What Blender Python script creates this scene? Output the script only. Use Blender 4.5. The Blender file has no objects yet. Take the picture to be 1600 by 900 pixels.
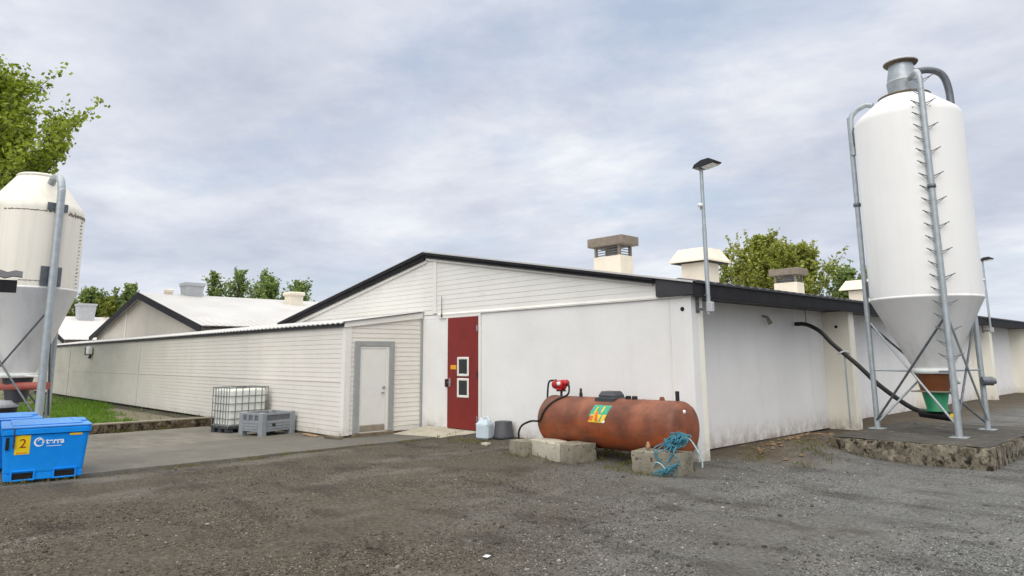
import bpy, math, random
import numpy as np
from mathutils import Vector, Matrix, noise
R = math.radians
random.seed(7)
SC = bpy.context.scene
COL = SC.collection

# ------------------------------------------------------------------ camera
cam_d = bpy.data.cameras.new('camera')
cam = bpy.data.objects.new('camera', cam_d)
COL.objects.link(cam)
yaw, pitch, roll = -0.8130695, 0.16801, -0.0073664
fw = Vector((math.cos(pitch)*math.sin(yaw), math.cos(pitch)*math.cos(yaw), math.sin(pitch)))
rt = Vector((math.cos(yaw), -math.sin(yaw), 0.0))
up = rt.cross(fw)
rt2 = rt*math.cos(roll) + up*math.sin(roll)
up2 = -rt*math.sin(roll) + up*math.cos(roll)
M = Matrix((rt2, up2, -fw)).transposed().to_4x4()
M.translation = Vector((0, 0, 1.6))
cam.matrix_world = M
cam_d.sensor_fit = 'HORIZONTAL'
cam_d.sensor_width = 36.0
cam_d.lens = 36.0*1085.24/1600.0
cam_d.shift_y = -(450.0-373.62)/1600.0
cam_d.clip_start = 0.05
cam_d.clip_end = 3000
SC.camera = cam

# ------------------------------------------------------------------ light
SUN_EL, SUN_AZ = 31.0, 152.0          # azimuth clockwise from +Y
sd = Vector((math.sin(R(SUN_AZ))*math.cos(R(SUN_EL)), math.cos(R(SUN_AZ))*math.cos(R(SUN_EL)), math.sin(R(SUN_EL))))
sun_d = bpy.data.lights.new('sun', 'SUN')
sun_d.energy = 0.75
sun_d.angle = R(35)
sun_d.color = (1.0, 0.975, 0.94)
sun = bpy.data.objects.new('sun', sun_d)
COL.objects.link(sun)
sun.rotation_euler = sd.to_track_quat('Z', 'Y').to_euler()
sun.location = (0, -20, 30)

SC.view_settings.view_transform = 'Standard'
SC.view_settings.look = 'None'
SC.view_settings.gamma = 1.0
SC.view_settings.use_curve_mapping = False
SC.view_settings.exposure = 0.10

world = bpy.data.worlds.new('World')
SC.world = world
world.use_nodes = True


def build_world():
    nt = world.node_tree
    nt.nodes.clear()
    N, L = nt.nodes.new, nt.links.new
    out = N('ShaderNodeOutputWorld')
    bg = N('ShaderNodeBackground')
    bg.inputs['Strength'].default_value = 0.1
    L(bg.outputs[0], out.inputs[0])
    sky = N('ShaderNodeTexSky')
    sky.sky_type = 'NISHITA'
    sky.sun_disc = False
    sky.sun_elevation = R(SUN_EL)
    sky.sun_rotation = R(SUN_AZ)
    sky.air_density = 1.2
    sky.dust_density = 2.0
    tc = N('ShaderNodeTexCoord')
    sep = N('ShaderNodeSeparateXYZ')
    L(tc.outputs['Generated'], sep.inputs[0])

    def math_(op, a, b=None, clamp=False):
        m = N('ShaderNodeMath')
        m.operation = op
        m.use_clamp = clamp
        for i, v in enumerate((a, b)):
            if v is None:
                continue
            if isinstance(v, (int, float)):
                m.inputs[i].default_value = v
            else:
                L(v, m.inputs[i])
        return m.outputs[0]
    z = math_('ADD', math_('MAXIMUM', sep.outputs[2], 0.0), 0.16)
    px = math_('DIVIDE', sep.outputs[0], z)
    py = math_('DIVIDE', sep.outputs[1], z)
    cmb = N('ShaderNodeCombineXYZ')
    L(px, cmb.inputs[0])
    L(py, cmb.inputs[1])

    def nz(scale, detail, rough, off, dist=0.0):
        mp = N('ShaderNodeMapping')
        mp.inputs['Location'].default_value = off
        mp.inputs['Rotation'].default_value = (0, 0, R(-35))
        mp.inputs['Scale'].default_value = (1.0, 1.15, 1)
        L(cmb.outputs[0], mp.inputs[0])
        n = N('ShaderNodeTexNoise')
        n.inputs['Scale'].default_value = scale
        n.inputs['Detail'].default_value = detail
        n.inputs['Roughness'].default_value = rough
        n.inputs['Distortion'].default_value = dist
        L(mp.outputs[0], n.inputs['Vector'])
        return n.outputs['Fac']

    def ramp(v, stops):
        r = N('ShaderNodeValToRGB')
        e = r.color_ramp.elements
        while len(e) < len(stops):
            e.new(0.5)
        for i, (p, c) in enumerate(stops):
            e[i].position = p
            e[i].color = (*c, 1)
        L(v, r.inputs[0])
        return r.outputs[0]

    def mix(f, a, b, mode='MIX'):
        m = N('ShaderNodeMix')
        m.data_type = 'RGBA'
        m.blend_type = mode
        if isinstance(f, (int, float)):
            m.inputs['Factor'].default_value = f
        else:
            L(f, m.inputs['Factor'])
        for k, v in (('A', a), ('B', b)):
            sk = [s for s in m.inputs if s.name == k and s.type == 'RGBA'][0]
            if isinstance(v, tuple):
                sk.default_value = (*v, 1)
            else:
                L(v, sk)
        return [o for o in m.outputs if o.type == 'RGBA'][0]
    S = 1.03/2**0.10                     # undoes the exposure for the clouds in view
    k = 10*S
    big = nz(0.6, 7, 0.55, (5.6, 1.3, 0), 0.2)
    fine = nz(1.8, 10, 0.62, (9.0, 4.0, 2.0), 0.2)
    cover = ramp(nz(1.0, 9, 0.6, (1.4, 7.7, 5.0), 0.2), [(0.30, (0, 0, 0)), (0.50, (1, 1, 1))])
    c1 = ramp(big, [(0.30, tuple(k*v for v in (0.56, 0.60, 0.70))),
                    (0.48, tuple(k*v for v in (0.67, 0.705, 0.80))),
                    (0.64, tuple(k*v for v in (0.87, 0.885, 0.93)))])
    c2 = ramp(fine, [(0.32, (0.84, 0.85, 0.885)), (0.50, (1.0, 1.0, 1.0)), (0.68, (1.15, 1.14, 1.10))])
    cloud = mix(1.0, c1, c2, 'MULTIPLY')
    # thin cloud shows a little of the sky behind it
    blue = mix(0.55, sky.outputs[0], tuple(k*v for v in (0.50, 0.63, 0.85)))
    col = mix(math_('ADD', math_('MULTIPLY', cover, 0.65), 0.35), blue, cloud)
    # pale band above the horizon
    lowf = math_('MULTIPLY', math_('POWER', math_('SUBTRACT', 1.0, math_('MAXIMUM', sep.outputs[2], 0.0), True), 9.0), 0.6)
    col = mix(lowf, col, tuple(k*v for v in (0.64, 0.73, 0.84)))
    # the overcast is far brighter overhead and round the veiled sun
    dp = N('ShaderNodeVectorMath')
    dp.operation = 'DOT_PRODUCT'
    L(tc.outputs['Generated'], dp.inputs[0])
    dp.inputs[1].default_value = sd
    glow = math_('MULTIPLY', math_('POWER', math_('MAXIMUM', dp.outputs['Value'], 0.0), 3.0), 0.9)
    zen = N('ShaderNodeMapRange')
    zen.interpolation_type = 'SMOOTHSTEP'
    L(sep.outputs[2], zen.inputs['Value'])
    zen.inputs['From Min'].default_value = 0.50
    zen.inputs['From Max'].default_value = 0.85
    zen.inputs['To Min'].default_value = 1.0
    zen.inputs['To Max'].default_value = 2.6
    gain = math_('ADD', glow, zen.outputs[0])
    sc = N('ShaderNodeVectorMath')
    sc.operation = 'SCALE'
    L(col, sc.inputs[0])
    L(gain, sc.inputs['Scale'])
    # thick sunlit cloud overhead is whiter than the lilac veil lower down
    warm = math_('MULTIPLY', math_('SUBTRACT', gain, 1.0), 0.5, True)
    L(mix(warm, sc.outputs[0], mix(1.0, sc.outputs[0], (1.16, 1.06, 0.88), 'MULTIPLY')), bg.inputs['Color'])


build_world()


# ------------------------------------------------------------------ helpers
def tag(o, label=None, cat=None, group=None, kind=None):
    if label:
        o['label'] = label
    if cat:
        o['category'] = cat
    if group:
        o['group'] = group
    if kind:
        o['kind'] = kind
    return o


def empty(name, loc, rz=0.0, label=None, cat=None, group=None):
    o = bpy.data.objects.new(name, None)
    COL.objects.link(o)
    o.empty_display_size = 0.2
    o.location = loc
    o.rotation_euler = (0, 0, rz)
    return tag(o, label, cat, group)


class MB:
    """collects shapes; build() links them as one mesh object"""
    def __init__(self):
        self.v, self.f, self.s, self.m = [], [], [], []
        self.mat = 0

    def add(self, verts, faces, smooth=False):
        b = len(self.v)
        self.v.extend([tuple(p) for p in verts])
        for f in faces:
            self.f.append(tuple(b+i for i in f))
            self.s.append(smooth)
            self.m.append(self.mat)
        return self

    def box(self, lo, hi, M=None, bev=0.0):
        (x0, y0, z0), (x1, y1, z1) = lo, hi
        if bev <= 0:
            vs = [(x0, y0, z0), (x1, y0, z0), (x1, y1, z0), (x0, y1, z0), (x0, y0, z1), (x1, y0, z1), (x1, y1, z1), (x0, y1, z1)]
            fs = [(3, 2, 1, 0), (4, 5, 6, 7), (0, 1, 5, 4), (1, 2, 6, 5), (2, 3, 7, 6), (3, 0, 4, 7)]
            sm = False
        else:
            b = min(bev, (x1-x0)*.45, (y1-y0)*.45, (z1-z0)*.45)
            vs, idx = [], {}
            for ix, (xo, xi) in enumerate(((x0, x0+b), (x1, x1-b))):
                for iy, (yo, yi) in enumerate(((y0, y0+b), (y1, y1-b))):
                    for iz, (zo, zi) in enumerate(((z0, z0+b), (z1, z1-b))):
                        for a, p in enumerate(((xo, yi, zi), (xi, yo, zi), (xi, yi, zo))):
                            idx[ix, iy, iz, a] = len(vs)
                            vs.append(p)
            fs = []
            I = idx
            for s in (0, 1):
                q = [I[s, 0, 0, 0], I[s, 1, 0, 0], I[s, 1, 1, 0], I[s, 0, 1, 0]]
                fs.append(q if s else q[::-1])
                q = [I[0, s, 0, 1], I[1, s, 0, 1], I[1, s, 1, 1], I[0, s, 1, 1]]
                fs.append(q[::-1] if s else q)
                q = [I[0, 0, s, 2], I[1, 0, s, 2], I[1, 1, s, 2], I[0, 1, s, 2]]
                fs.append(q if s else q[::-1])
            for a in (0, 1):
                for c in (0, 1):
                    q = [I[a, c, 0, 0], I[a, c, 1, 0], I[a, c, 1, 1], I[a, c, 0, 1]]
                    fs.append(q if a == c else q[::-1])
                    q = [I[a, 0, c, 0], I[a, 0, c, 2], I[a, 1, c, 2], I[a, 1, c, 0]]
                    fs.append(q if a != c else q[::-1])
                    q = [I[0, a, c, 1], I[0, a, c, 2], I[1, a, c, 2], I[1, a, c, 1]]
                    fs.append(q if a == c else q[::-1])
                    for d in (0, 1):
                        q = [I[a, c, d, 0], I[a, c, d, 1], I[a, c, d, 2]]
                        fs.append(q)
        if M is not None:
            vs = [tuple(M @ Vector(p)) for p in vs]
        return self.add(vs, fs, False)

    def prism(self, poly, axis, a, b, M=None):
        """poly: 2D points; extruded along axis from a to b"""
        n = len(poly)

        def P(p, t):
            if axis == 'x':
                return (t, p[0], p[1])
            if axis == 'y':
                return (p[0], t, p[1])
            return (p[0], p[1], t)
        vs = [P(p, a) for p in poly]+[P(p, b) for p in poly]
        if M is not None:
            vs = [tuple(M @ Vector(p)) for p in vs]
        fs = [tuple(range(n))[::-1], tuple(range(n, 2*n))]
        for i in range(n):
            j = (i+1) % n
            fs.append((i, j, n+j, n+i))
        return self.add(vs, fs, False)

    def tube(self, pts, r, seg=10, cap=True, smooth=True):
        pts = [Vector(p) for p in pts]
        n = len(pts)
        rs = r if isinstance(r, (list, tuple)) else [r]*n
        vs, fs = [], []
        prev = None
        for i, p in enumerate(pts):
            d = (pts[min(i+1, n-1)]-pts[max(i-1, 0)]).normalized()
            if prev is None:
                a = Vector((0, 0, 1)) if abs(d.z) < .9 else Vector((1, 0, 0))
                u = d.cross(a).normalized()
            else:
                u = (prev-d*prev.dot(d)).normalized()
            prev = u
            w = d.cross(u)
            for k in range(seg):
                t = 2*math.pi*k/seg
                vs.append(p+(u*math.cos(t)+w*math.sin(t))*rs[i])
        for i in range(n-1):
            for k in range(seg):
                k2 = (k+1) % seg
                fs.append((i*seg+k, i*seg+k2, (i+1)*seg+k2, (i+1)*seg+k))
        self.add(vs, fs, smooth)
        if cap:
            self.add(vs[:seg], [tuple(range(seg))[::-1]])
            self.add(vs[-seg:], [tuple(range(seg))])
        return self

    def lathe(self, prof, c=(0, 0, 0), seg=48, axis='z', smooth=True, M=None, closed=False):
        """prof: (radius, height) pairs; a doubled pair gives a crease"""
        vs, fs = [], []
        n = len(prof)
        for (r, h) in prof:
            for k in range(seg):
                t = 2*math.pi*k/seg
                a, b = r*math.cos(t), r*math.sin(t)
                if axis == 'z':
                    p = (c[0]+a, c[1]+b, c[2]+h)
                elif axis == 'x':
                    p = (c[0]+h, c[1]+a, c[2]+b)
                else:
                    p = (c[0]+b, c[1]+h, c[2]+a)
                vs.append(p)
        for i in range(n-1):
            if prof[i] == prof[i+1]:
                continue
            for k in range(seg):
                k2 = (k+1) % seg
                fs.append((i*seg+k, i*seg+k2, (i+1)*seg+k2, (i+1)*seg+k))
        if M is not None:
            vs = [tuple(M @ Vector(p)) for p in vs]
        self.add(vs, fs, smooth)
        if prof[0][0] > 1e-4 and not closed:
            self.add(vs[:seg], [tuple(range(seg))[::-1]])
        if prof[-1][0] > 1e-4 and not closed:
            self.add(vs[-seg:], [tuple(range(seg))])
        return self

    def build(self, name, mat, parent=None, world_space=False, label=None):
        me = bpy.data.meshes.new(name)
        vs = self.v
        if world_space and parent is not None:
            pm = parent
            while pm.parent:
                pm = pm.parent
            inv = (Matrix.Translation(pm.location) @ Matrix.Rotation(pm.rotation_euler.z, 4, 'Z')).inverted()
            vs = [tuple(inv @ Vector(p)) for p in vs]
        me.from_pydata(vs, [], self.f)
        me.polygons.foreach_set('use_smooth', self.s)
        mats = mat if isinstance(mat, (list, tuple)) else [mat]
        for m in mats:
            me.materials.append(m)
        if len(mats) > 1:
            me.polygons.foreach_set('material_index', self.m)
        me.update()
        o = bpy.data.objects.new(name, me)
        COL.objects.link(o)
        if parent is not None:
            o.parent = parent
        if label:
            o['label'] = label
        return o


def copy_tree(o, parent=None):
    c = o.copy()
    COL.objects.link(c)
    c.parent = parent
    for ch in o.children:
        copy_tree(ch, c)
    return c


def curve_pts(P, n=8):
    """Catmull-Rom through the points"""
    P = [Vector(p) for p in P]
    Q = [P[0]*2-P[1]]+P+[P[-1]*2-P[-2]]
    out = []
    for i in range(1, len(Q)-2):
        for k in range(n):
            t = k/n
            a, b, c, d = Q[i-1], Q[i], Q[i+1], Q[i+2]
            out.append(0.5*((2*b)+(c-a)*t+(2*a-5*b+4*c-d)*t*t+(3*b-a-3*c+d)*t**3))
    out.append(P[-1])
    return out


def text_mesh(name, body, size, mat, parent, M, extrude=0.0015, offset=0.0):
    cu = bpy.data.curves.new(name, 'FONT')
    cu.body = body
    cu.size = size
    cu.extrude = extrude
    cu.offset = offset
    cu.align_x = 'CENTER'
    cu.align_y = 'CENTER'
    to = bpy.data.objects.new(name+'_tmp', cu)
    COL.objects.link(to)
    dg = bpy.context.evaluated_depsgraph_get()
    me = bpy.data.meshes.new_from_object(to.evaluated_get(dg))
    bpy.data.objects.remove(to)
    me.transform(M)
    me.name = name
    me.materials.clear()
    me.materials.append(mat)
    o = bpy.data.objects.new(name, me)
    COL.objects.link(o)
    if parent is not None:
        o.parent = parent
    return o


# ------------------------------------------------------------------ materials
def srgb(r, g, b):
    def f(c):
        c /= 255
        return c/12.92 if c <= .04045 else ((c+.055)/1.055)**2.4
    return (f(r), f(g), f(b))


class NT:
    def __init__(self, name):
        self.m = bpy.data.materials.new(name)
        self.m.use_nodes = True
        self.t = self.m.node_tree
        self.b = self.t.nodes['Principled BSDF']
        self.co = self.n('ShaderNodeTexCoord').outputs['Object']
        self.geo = self.n('ShaderNodeNewGeometry')

    def n(self, k):
        return self.t.nodes.new(k)

    def l(self, a, b):
        self.t.links.new(a, b)

    def noise(self, scale, detail=5, rough=.6, vec=None, stretch=None, loc=(0, 0, 0)):
        v = vec or self.co
        if stretch or any(loc):
            mp = self.n('ShaderNodeMapping')
            mp.inputs['Scale'].default_value = stretch or (1, 1, 1)
            mp.inputs['Location'].default_value = loc
            self.l(v, mp.inputs[0])
            v = mp.outputs[0]
        t = self.n('ShaderNodeTexNoise')
        t.inputs['Scale'].default_value = scale
        t.inputs['Detail'].default_value = detail
        t.inputs['Roughness'].default_value = rough
        self.l(v, t.inputs['Vector'])
        return t.outputs['Fac']

    def voronoi(self, scale, out='Distance', feature='F1', vec=None):
        t = self.n('ShaderNodeTexVoronoi')
        t.feature = feature
        t.inputs['Scale'].default_value = scale
        self.l(vec or self.co, t.inputs['Vector'])
        return t.outputs[out]

    def ramp(self, v, stops):
        r = self.n('ShaderNodeValToRGB')
        e = r.color_ramp.elements
        while len(e) < len(stops):
            e.new(.5)
        for i, (p, c) in enumerate(stops):
            e[i].position = p
            if isinstance(c, (int, float)):
                c = (c, c, c)
            e[i].color = (*c, 1)
        self.l(v, r.inputs[0])
        return r.outputs[0]

    def mix(self, f, a, b, mode='MIX'):
        m = self.n('ShaderNodeMix')
        m.data_type = 'RGBA'
        m.blend_type = mode
        if isinstance(f, (int, float)):
            m.inputs['Factor'].default_value = f
        else:
            self.l(f, m.inputs['Factor'])
        for k, v in (('A', a), ('B', b)):
            sk = [s for s in m.inputs if s.name == k and s.type == 'RGBA'][0]
            if isinstance(v, (tuple, list)):
                sk.default_value = (*v, 1)
            else:
                self.l(v, sk)
        return [o for o in m.outputs if o.type == 'RGBA'][0]

    def math(self, op, a, b=None, clamp=False):
        m = self.n('ShaderNodeMath')
        m.operation = op
        m.use_clamp = clamp
        for i, v in enumerate((a, b)):
            if v is None:
                continue
            if isinstance(v, (int, float)):
                m.inputs[i].default_value = v
            else:
                self.l(v, m.inputs[i])
        return m.outputs[0]

    def range(self, v, a, b, c=0., d=1.):
        m = self.n('ShaderNodeMapRange')
        self.l(v, m.inputs['Value'])
        for k, x in (('From Min', a), ('From Max', b), ('To Min', c), ('To Max', d)):
            m.inputs[k].default_value = x
        return m.outputs[0]

    def xyz(self, world=True):
        s = self.n('ShaderNodeSeparateXYZ')
        self.l(self.geo.outputs['Position'] if world else self.co, s.inputs[0])
        return s.outputs

    def bump(self, h, dist=.01, strength=1.0):
        b = self.n('ShaderNodeBump')
        b.inputs['Distance'].default_value = dist
        b.inputs['Strength'].default_value = strength
        self.l(h, b.inputs['Height'])
        self.l(b.outputs[0], self.b.inputs['Normal'])

    def fin(self, col=None, rough=.7, metal=0., spec=None):
        if col is not None:
            if isinstance(col, (tuple, list)):
                self.b.inputs['Base Color'].default_value = (*col, 1)
            else:
                self.l(col, self.b.inputs['Base Color'])
        if isinstance(rough, (int, float)):
            self.b.inputs['Roughness'].default_value = rough
        else:
            self.l(rough, self.b.inputs['Roughness'])
        self.b.inputs['Metallic'].default_value = metal
        if spec is not None:
            self.b.inputs['Specular IOR Level'].default_value = spec
        return self.m


MT = {}


def simple(name, c, rough=.6, metal=0., var=.12, scale=6., bump=0., spec=None):
    n = NT(name)
    f = n.noise(scale, 6)
    lo = tuple(v*(1-var) for v in c)
    hi = tuple(min(1, v*(1+var)) for v in c)
    col = n.ramp(f, [(.3, lo), (.7, hi)])
    if bump:
        n.bump(n.noise(scale*6, 4), bump)
    MT[name] = n.fin(col, rough, metal, spec)
    return MT[name]


def wall_paint(name, c, dirt, z0=0., zh=.5, speck=.5):
    """painted wall: slight mottling, runs from the top and splash dirt at the foot"""
    n = NT(name)
    P = n.geo.outputs['Position']
    z = n.xyz()[2]
    col = n.ramp(n.noise(1.1, 6, .6, P), [(.3, tuple(v*.93 for v in c)), (.7, tuple(min(.9, v*1.03) for v in c))])
    streak = n.ramp(n.noise(3.0, 6, .65, P, (1, 1, .08)), [(.52, 0.), (.8, 1.)])
    col = n.mix(n.math('MULTIPLY', streak, .22*speck), col, dirt)
    foot = n.range(z, z0, z0+zh, 1., 0.)
    foot = n.math('POWER', foot, 2.0)
    sp = n.ramp(n.noise(5.0, 8, .7, P), [(.38, 0.), (.68, 1.)])
    f = n.math('MULTIPLY', n.math('ADD', n.math('MULTIPLY', sp, .9), .1), foot, True)
    col = n.mix(f, col, dirt)
    if name == 'cream_cladding':         # tree and silo shade painted in as a greenish darkening of the far bays
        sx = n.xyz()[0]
        far_shade = n.math('MULTIPLY', n.range(sx, -19., -33., 0., .75), n.ramp(n.noise(.7, 7, .65, P, (.6, 1, 1.5)), [(.2, .45), (.75, 1.)]))
        col = n.mix(far_shade, col, srgb(140, 142, 122))
    scuff = n.ramp(n.noise(9., 9, .75, P), [(.67, 0.), (.73, 1.)])
    col = n.mix(n.math('MULTIPLY', scuff, .35*speck), col, dirt)
    n.bump(n.noise(14., 6, .6, P), .004, .6)
    MT[name] = n.fin(col, .72, 0, .3)
    return MT[name]


DIRT = srgb(120, 98, 74)
wall_paint('white_plaster', srgb(227, 227, 225), DIRT, 0., .5, .3)
wall_paint('panel_paint', srgb(238, 237, 235), srgb(135, 108, 80), 0., .6, .6)
wall_paint('column_paint', srgb(238, 234, 220), DIRT, 0., .5, .8)
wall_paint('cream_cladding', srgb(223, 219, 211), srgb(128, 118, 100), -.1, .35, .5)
wall_paint('gable_cladding', srgb(224, 223, 217), srgb(150, 144, 130), 0, .1, .3)
wall_paint('trim_white', srgb(228, 226, 220), DIRT, 0., .25, .5)
wall_paint('far_cladding', srgb(208, 202, 190), srgb(128, 118, 100), 0., .3, .5)
simple('black_trim', srgb(33, 33, 37), .7, 0, .35, 4., .003, .25)
simple('grey_soffit', srgb(52, 52, 56), .6, 0, .25, 5.)
simple('dark_gap', srgb(28, 25, 22), .95, 0, .4, 8.)
simple('grey_frame', srgb(152, 155, 154), .5, 0, .08)
simple('steel', srgb(164, 172, 176), .45, .4, .14, 9.)
simple('steel_dark', srgb(105, 110, 116), .5, .5, .2, 12.)
simple('door_white', srgb(224, 224, 219), .45, 0, .03)
simple('door_red', srgb(122, 30, 25), .5, 0, .12, 3.)
simple('dark_glass', srgb(30, 36, 36), .08, 0, .3)
simple('chrome', srgb(180, 180, 182), .25, .9, .05)
simple('yellow_sign', srgb(222, 158, 30), .5, 0, .05)
simple('black_plastic', srgb(24, 25, 27), .45, 0, .2)
simple('black_rubber', srgb(22, 22, 23), .6, 0, .3)
simple('charcoal_plastic', srgb(58, 60, 66), .5, 0, .12)
simple('grey_plastic', srgb(140, 145, 150), .55, 0, .1, 5.)
simple('grey_plastic_dark', srgb(98, 102, 108), .6, 0, .15, 5.)
simple('cage_steel', srgb(128, 132, 132), .5, .3, .15, 12.)
simple('bottle_plastic', srgb(240, 242, 234), .4, 0, .04)
simple('white_plastic', srgb(226, 230, 226), .35, 0, .05)
simple('canister_plastic', srgb(190, 204, 212), .35, 0, .06)
simple('red_paint', srgb(182, 30, 36), .38, 0, .15, 14.)
simple('green_plastic', srgb(22, 128, 84), .4, 0, .12)
simple('brown_hopper', srgb(112, 66, 36), .38, 0, .22, 5.)
simple('peg_steel', srgb(128, 134, 138), .5, .3, .1)
simple('rim_brown', srgb(98, 84, 66), .7, .1, .2)
simple('flange', srgb(150, 140, 125), .6, .2, .2)
simple('red_pipe', srgb(160, 84, 72), .5, 0, .15)
simple('bark', srgb(92, 82, 68), .9, 0, .3, 12., .01)
simple('wood', srgb(158, 128, 96), .85, 0, .25, 10.)
simple('rubble', srgb(118, 98, 74), .95, 0, .4, 3.)
simple('litter_paper', srgb(225, 226, 228), .7, 0, .03)
simple('vent_cream', srgb(226, 216, 198), .6, 0, .07, 3.)
simple('vent_concrete', srgb(126, 116, 104), .9, 0, .18, 9., .006)
simple('vent_grey', srgb(176, 178, 182), .55, 0, .1)
simple('lamp_glass', srgb(205, 205, 200), .2, 0, .05)
simple('yellow_paint', srgb(228, 190, 40), .45, 0, .1)
simple('label_yellow', srgb(240, 206, 20), .45, 0, .05)
simple('label_ink', srgb(140, 40, 30), .6, 0, .05)
simple('tub_lid', srgb(84, 148, 218), .5, 0, .14, 5.)
simple('tub_white', srgb(225, 238, 250), .5, 0, .03)
simple('emblem_green', srgb(60, 160, 130), .55, 0, .2, 20.)
simple('emblem_yellow', srgb(226, 190, 50), .55, 0, .15, 20.)
simple('emblem_orange', srgb(215, 110, 40), .55, 0, .15, 20.)
simple('rope_blue', srgb(62, 122, 140), .8, 0, .3, 30.)
simple('rope_pale', srgb(150, 172, 172), .8, 0, .3, 30.)


def m_blue():
    n = NT('tub_blue')
    c = n.ramp(n.noise(2.5, 7), [(.3, srgb(18, 134, 228)), (.7, srgb(30, 150, 244))])
    scr = n.ramp(n.noise(18., 6, .7, None, (1, 1, .15)), [(.64, 0.), (.74, 1.)])
    c = n.mix(n.math('MULTIPLY', scr, .22), c, srgb(90, 160, 224))
    gr = n.ramp(n.noise(6., 8, .7), [(.58, 0.), (.8, 1.)])
    c = n.mix(n.math('MULTIPLY', gr, .22), c, srgb(30, 70, 120))
    MT['tub_blue'] = n.fin(c, .5, 0, .12)


def m_silo(name, base, rustlo, streaks):
    n = NT(name)
    P = n.geo.outputs['Position']
    c = n.ramp(n.noise(.8, 6, .6, P), [(.3, tuple(v*.94 for v in base)), (.7, base)])
    st = n.ramp(n.noise(5., 7, .65, P, (1, 1, .05)), [(.5, 0.), (.8, 1.)])
    c = n.mix(n.math('MULTIPLY', st, streaks), c, rustlo)
    sp = n.ramp(n.noise(13., 8, .75, P), [(.70, 0.), (.74, 1.)])
    c = n.mix(n.math('MULTIPLY', sp, .3), c, srgb(120, 110, 95))
    MT[name] = n.fin(c, .38, 0, .4)


def m_rust():
    n = NT('rusty_tank')
    c = n.ramp(n.noise(2.2, 8, .62), [(.32, srgb(78, 46, 36)), (.48, srgb(114, 67, 47)), (.66, srgb(142, 86, 61))])
    z = n.xyz()[2]
    br = n.ramp(n.noise(3.5, 8, .65, None, (.4, 1, 1)), [(.4, 0.), (.65, 1.)])
    c = n.mix(n.math('MULTIPLY', br, n.range(z, .75, .35, 0, .9)), c, srgb(178, 84, 32))
    pale = n.ramp(n.noise(1.6, 6, .6, None, (.6, 1, 1), (4, 2, 1)), [(.45, 0.), (.7, 1.)])
    c = n.mix(n.math('MULTIPLY', pale, n.range(z, .6, .95, 0., .5)), c, srgb(166, 112, 92))
    dk = n.ramp(n.noise(7., 9, .72, None, (1, 1, .3)), [(.58, 0.), (.72, 1.)])
    c = n.mix(n.math('MULTIPLY', dk, .75), c, srgb(66, 38, 28))
    sx = n.xyz()[0]
    c = n.mix(n.math('MULTIPLY', n.ramp(n.noise(4., 7, .7), [(.35, 0.), (.65, 1.)]), n.range(sx, -8.1, -8.45, 0, .8)), c, srgb(72, 60, 50))
    n.bump(n.noise(30., 6), .003)
    MT['rusty_tank'] = n.fin(c, .6, .1)


def m_concrete(name, lo, hi, pits=.6, moss=None, sc=4.):
    n = NT(name)
    P = n.geo.outputs['Position']
    c = n.ramp(n.noise(sc, 9, .68, P), [(.3, lo), (.7, hi)])
    pt = n.ramp(n.noise(sc*5, 6, .7, P), [(.58, 0.), (.66, 1.)])
    c = n.mix(n.math('MULTIPLY', pt, pits), c, srgb(44, 39, 32))
    if moss:
        ms = n.ramp(n.noise(sc*.8, 8, .7, P, None, (5, 3, 1)), [(.48, 0.), (.6, 1.)])
        c = n.mix(n.math('MULTIPLY', ms, .7), c, moss)
        bl = n.ramp(n.noise(11., 7, .7, P, (1, 1, .7), (2, 8, 1)), [(.50, 0.), (.55, 1.)])
        bm = n.ramp(n.noise(1.3, 3, .5, P, None, (.6, 0, 0)), [(.36, 0.), (.5, 1.)])
        c = n.mix(n.math('MULTIPLY', n.math('MULTIPLY', bl, bm), .92), c, srgb(24, 22, 18))
        lc = n.ramp(n.noise(7., 8, .7, P, None, (9, 1, 4)), [(.54, 0.), (.64, 1.)])
        c = n.mix(n.math('MULTIPLY', lc, .5), c, srgb(176, 168, 148))
    n.bump(n.mix(.5, n.noise(sc*8, 8, .7, P), pt), .02, .8)
    MT[name] = n.fin(c, .92, 0, .2)


m_blue()
m_silo('silo_white', srgb(232, 232, 230), srgb(196, 192, 184), .25)
m_silo('silo_old', srgb(230, 226, 214), srgb(176, 162, 138), .4)
m_silo('silo_cone', srgb(236, 236, 235), srgb(168, 166, 160), .4)
m_rust()
m_concrete('block_concrete', srgb(112, 107, 94), srgb(152, 146, 131), .85)
m_concrete('pale_concrete', srgb(168, 164, 148), srgb(196, 190, 174), .3)
m_concrete('plinth_concrete', srgb(84, 77, 66), srgb(140, 133, 118), .85, srgb(74, 66, 50))
m_concrete('kerb_concrete', srgb(72, 60, 46), srgb(118, 104, 84), .7, srgb(60, 52, 34))
m_concrete('kerb_top', srgb(128, 120, 106), srgb(160, 152, 136), .4)
m_concrete('foundation', srgb(96, 84, 70), srgb(136, 124, 106), .7)


def m_plinth_top():
    n = NT('plinth_top')
    P = n.geo.outputs['Position']
    c = n.ramp(n.noise(2.5, 9, .7, P), [(.3, srgb(58, 57, 54)), (.7, srgb(98, 95, 90))])
    n.bump(n.noise(40., 6, .7, P), .01)
    MT['plinth_top'] = n.fin(c, .95, 0, .2)


m_plinth_top()


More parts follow.
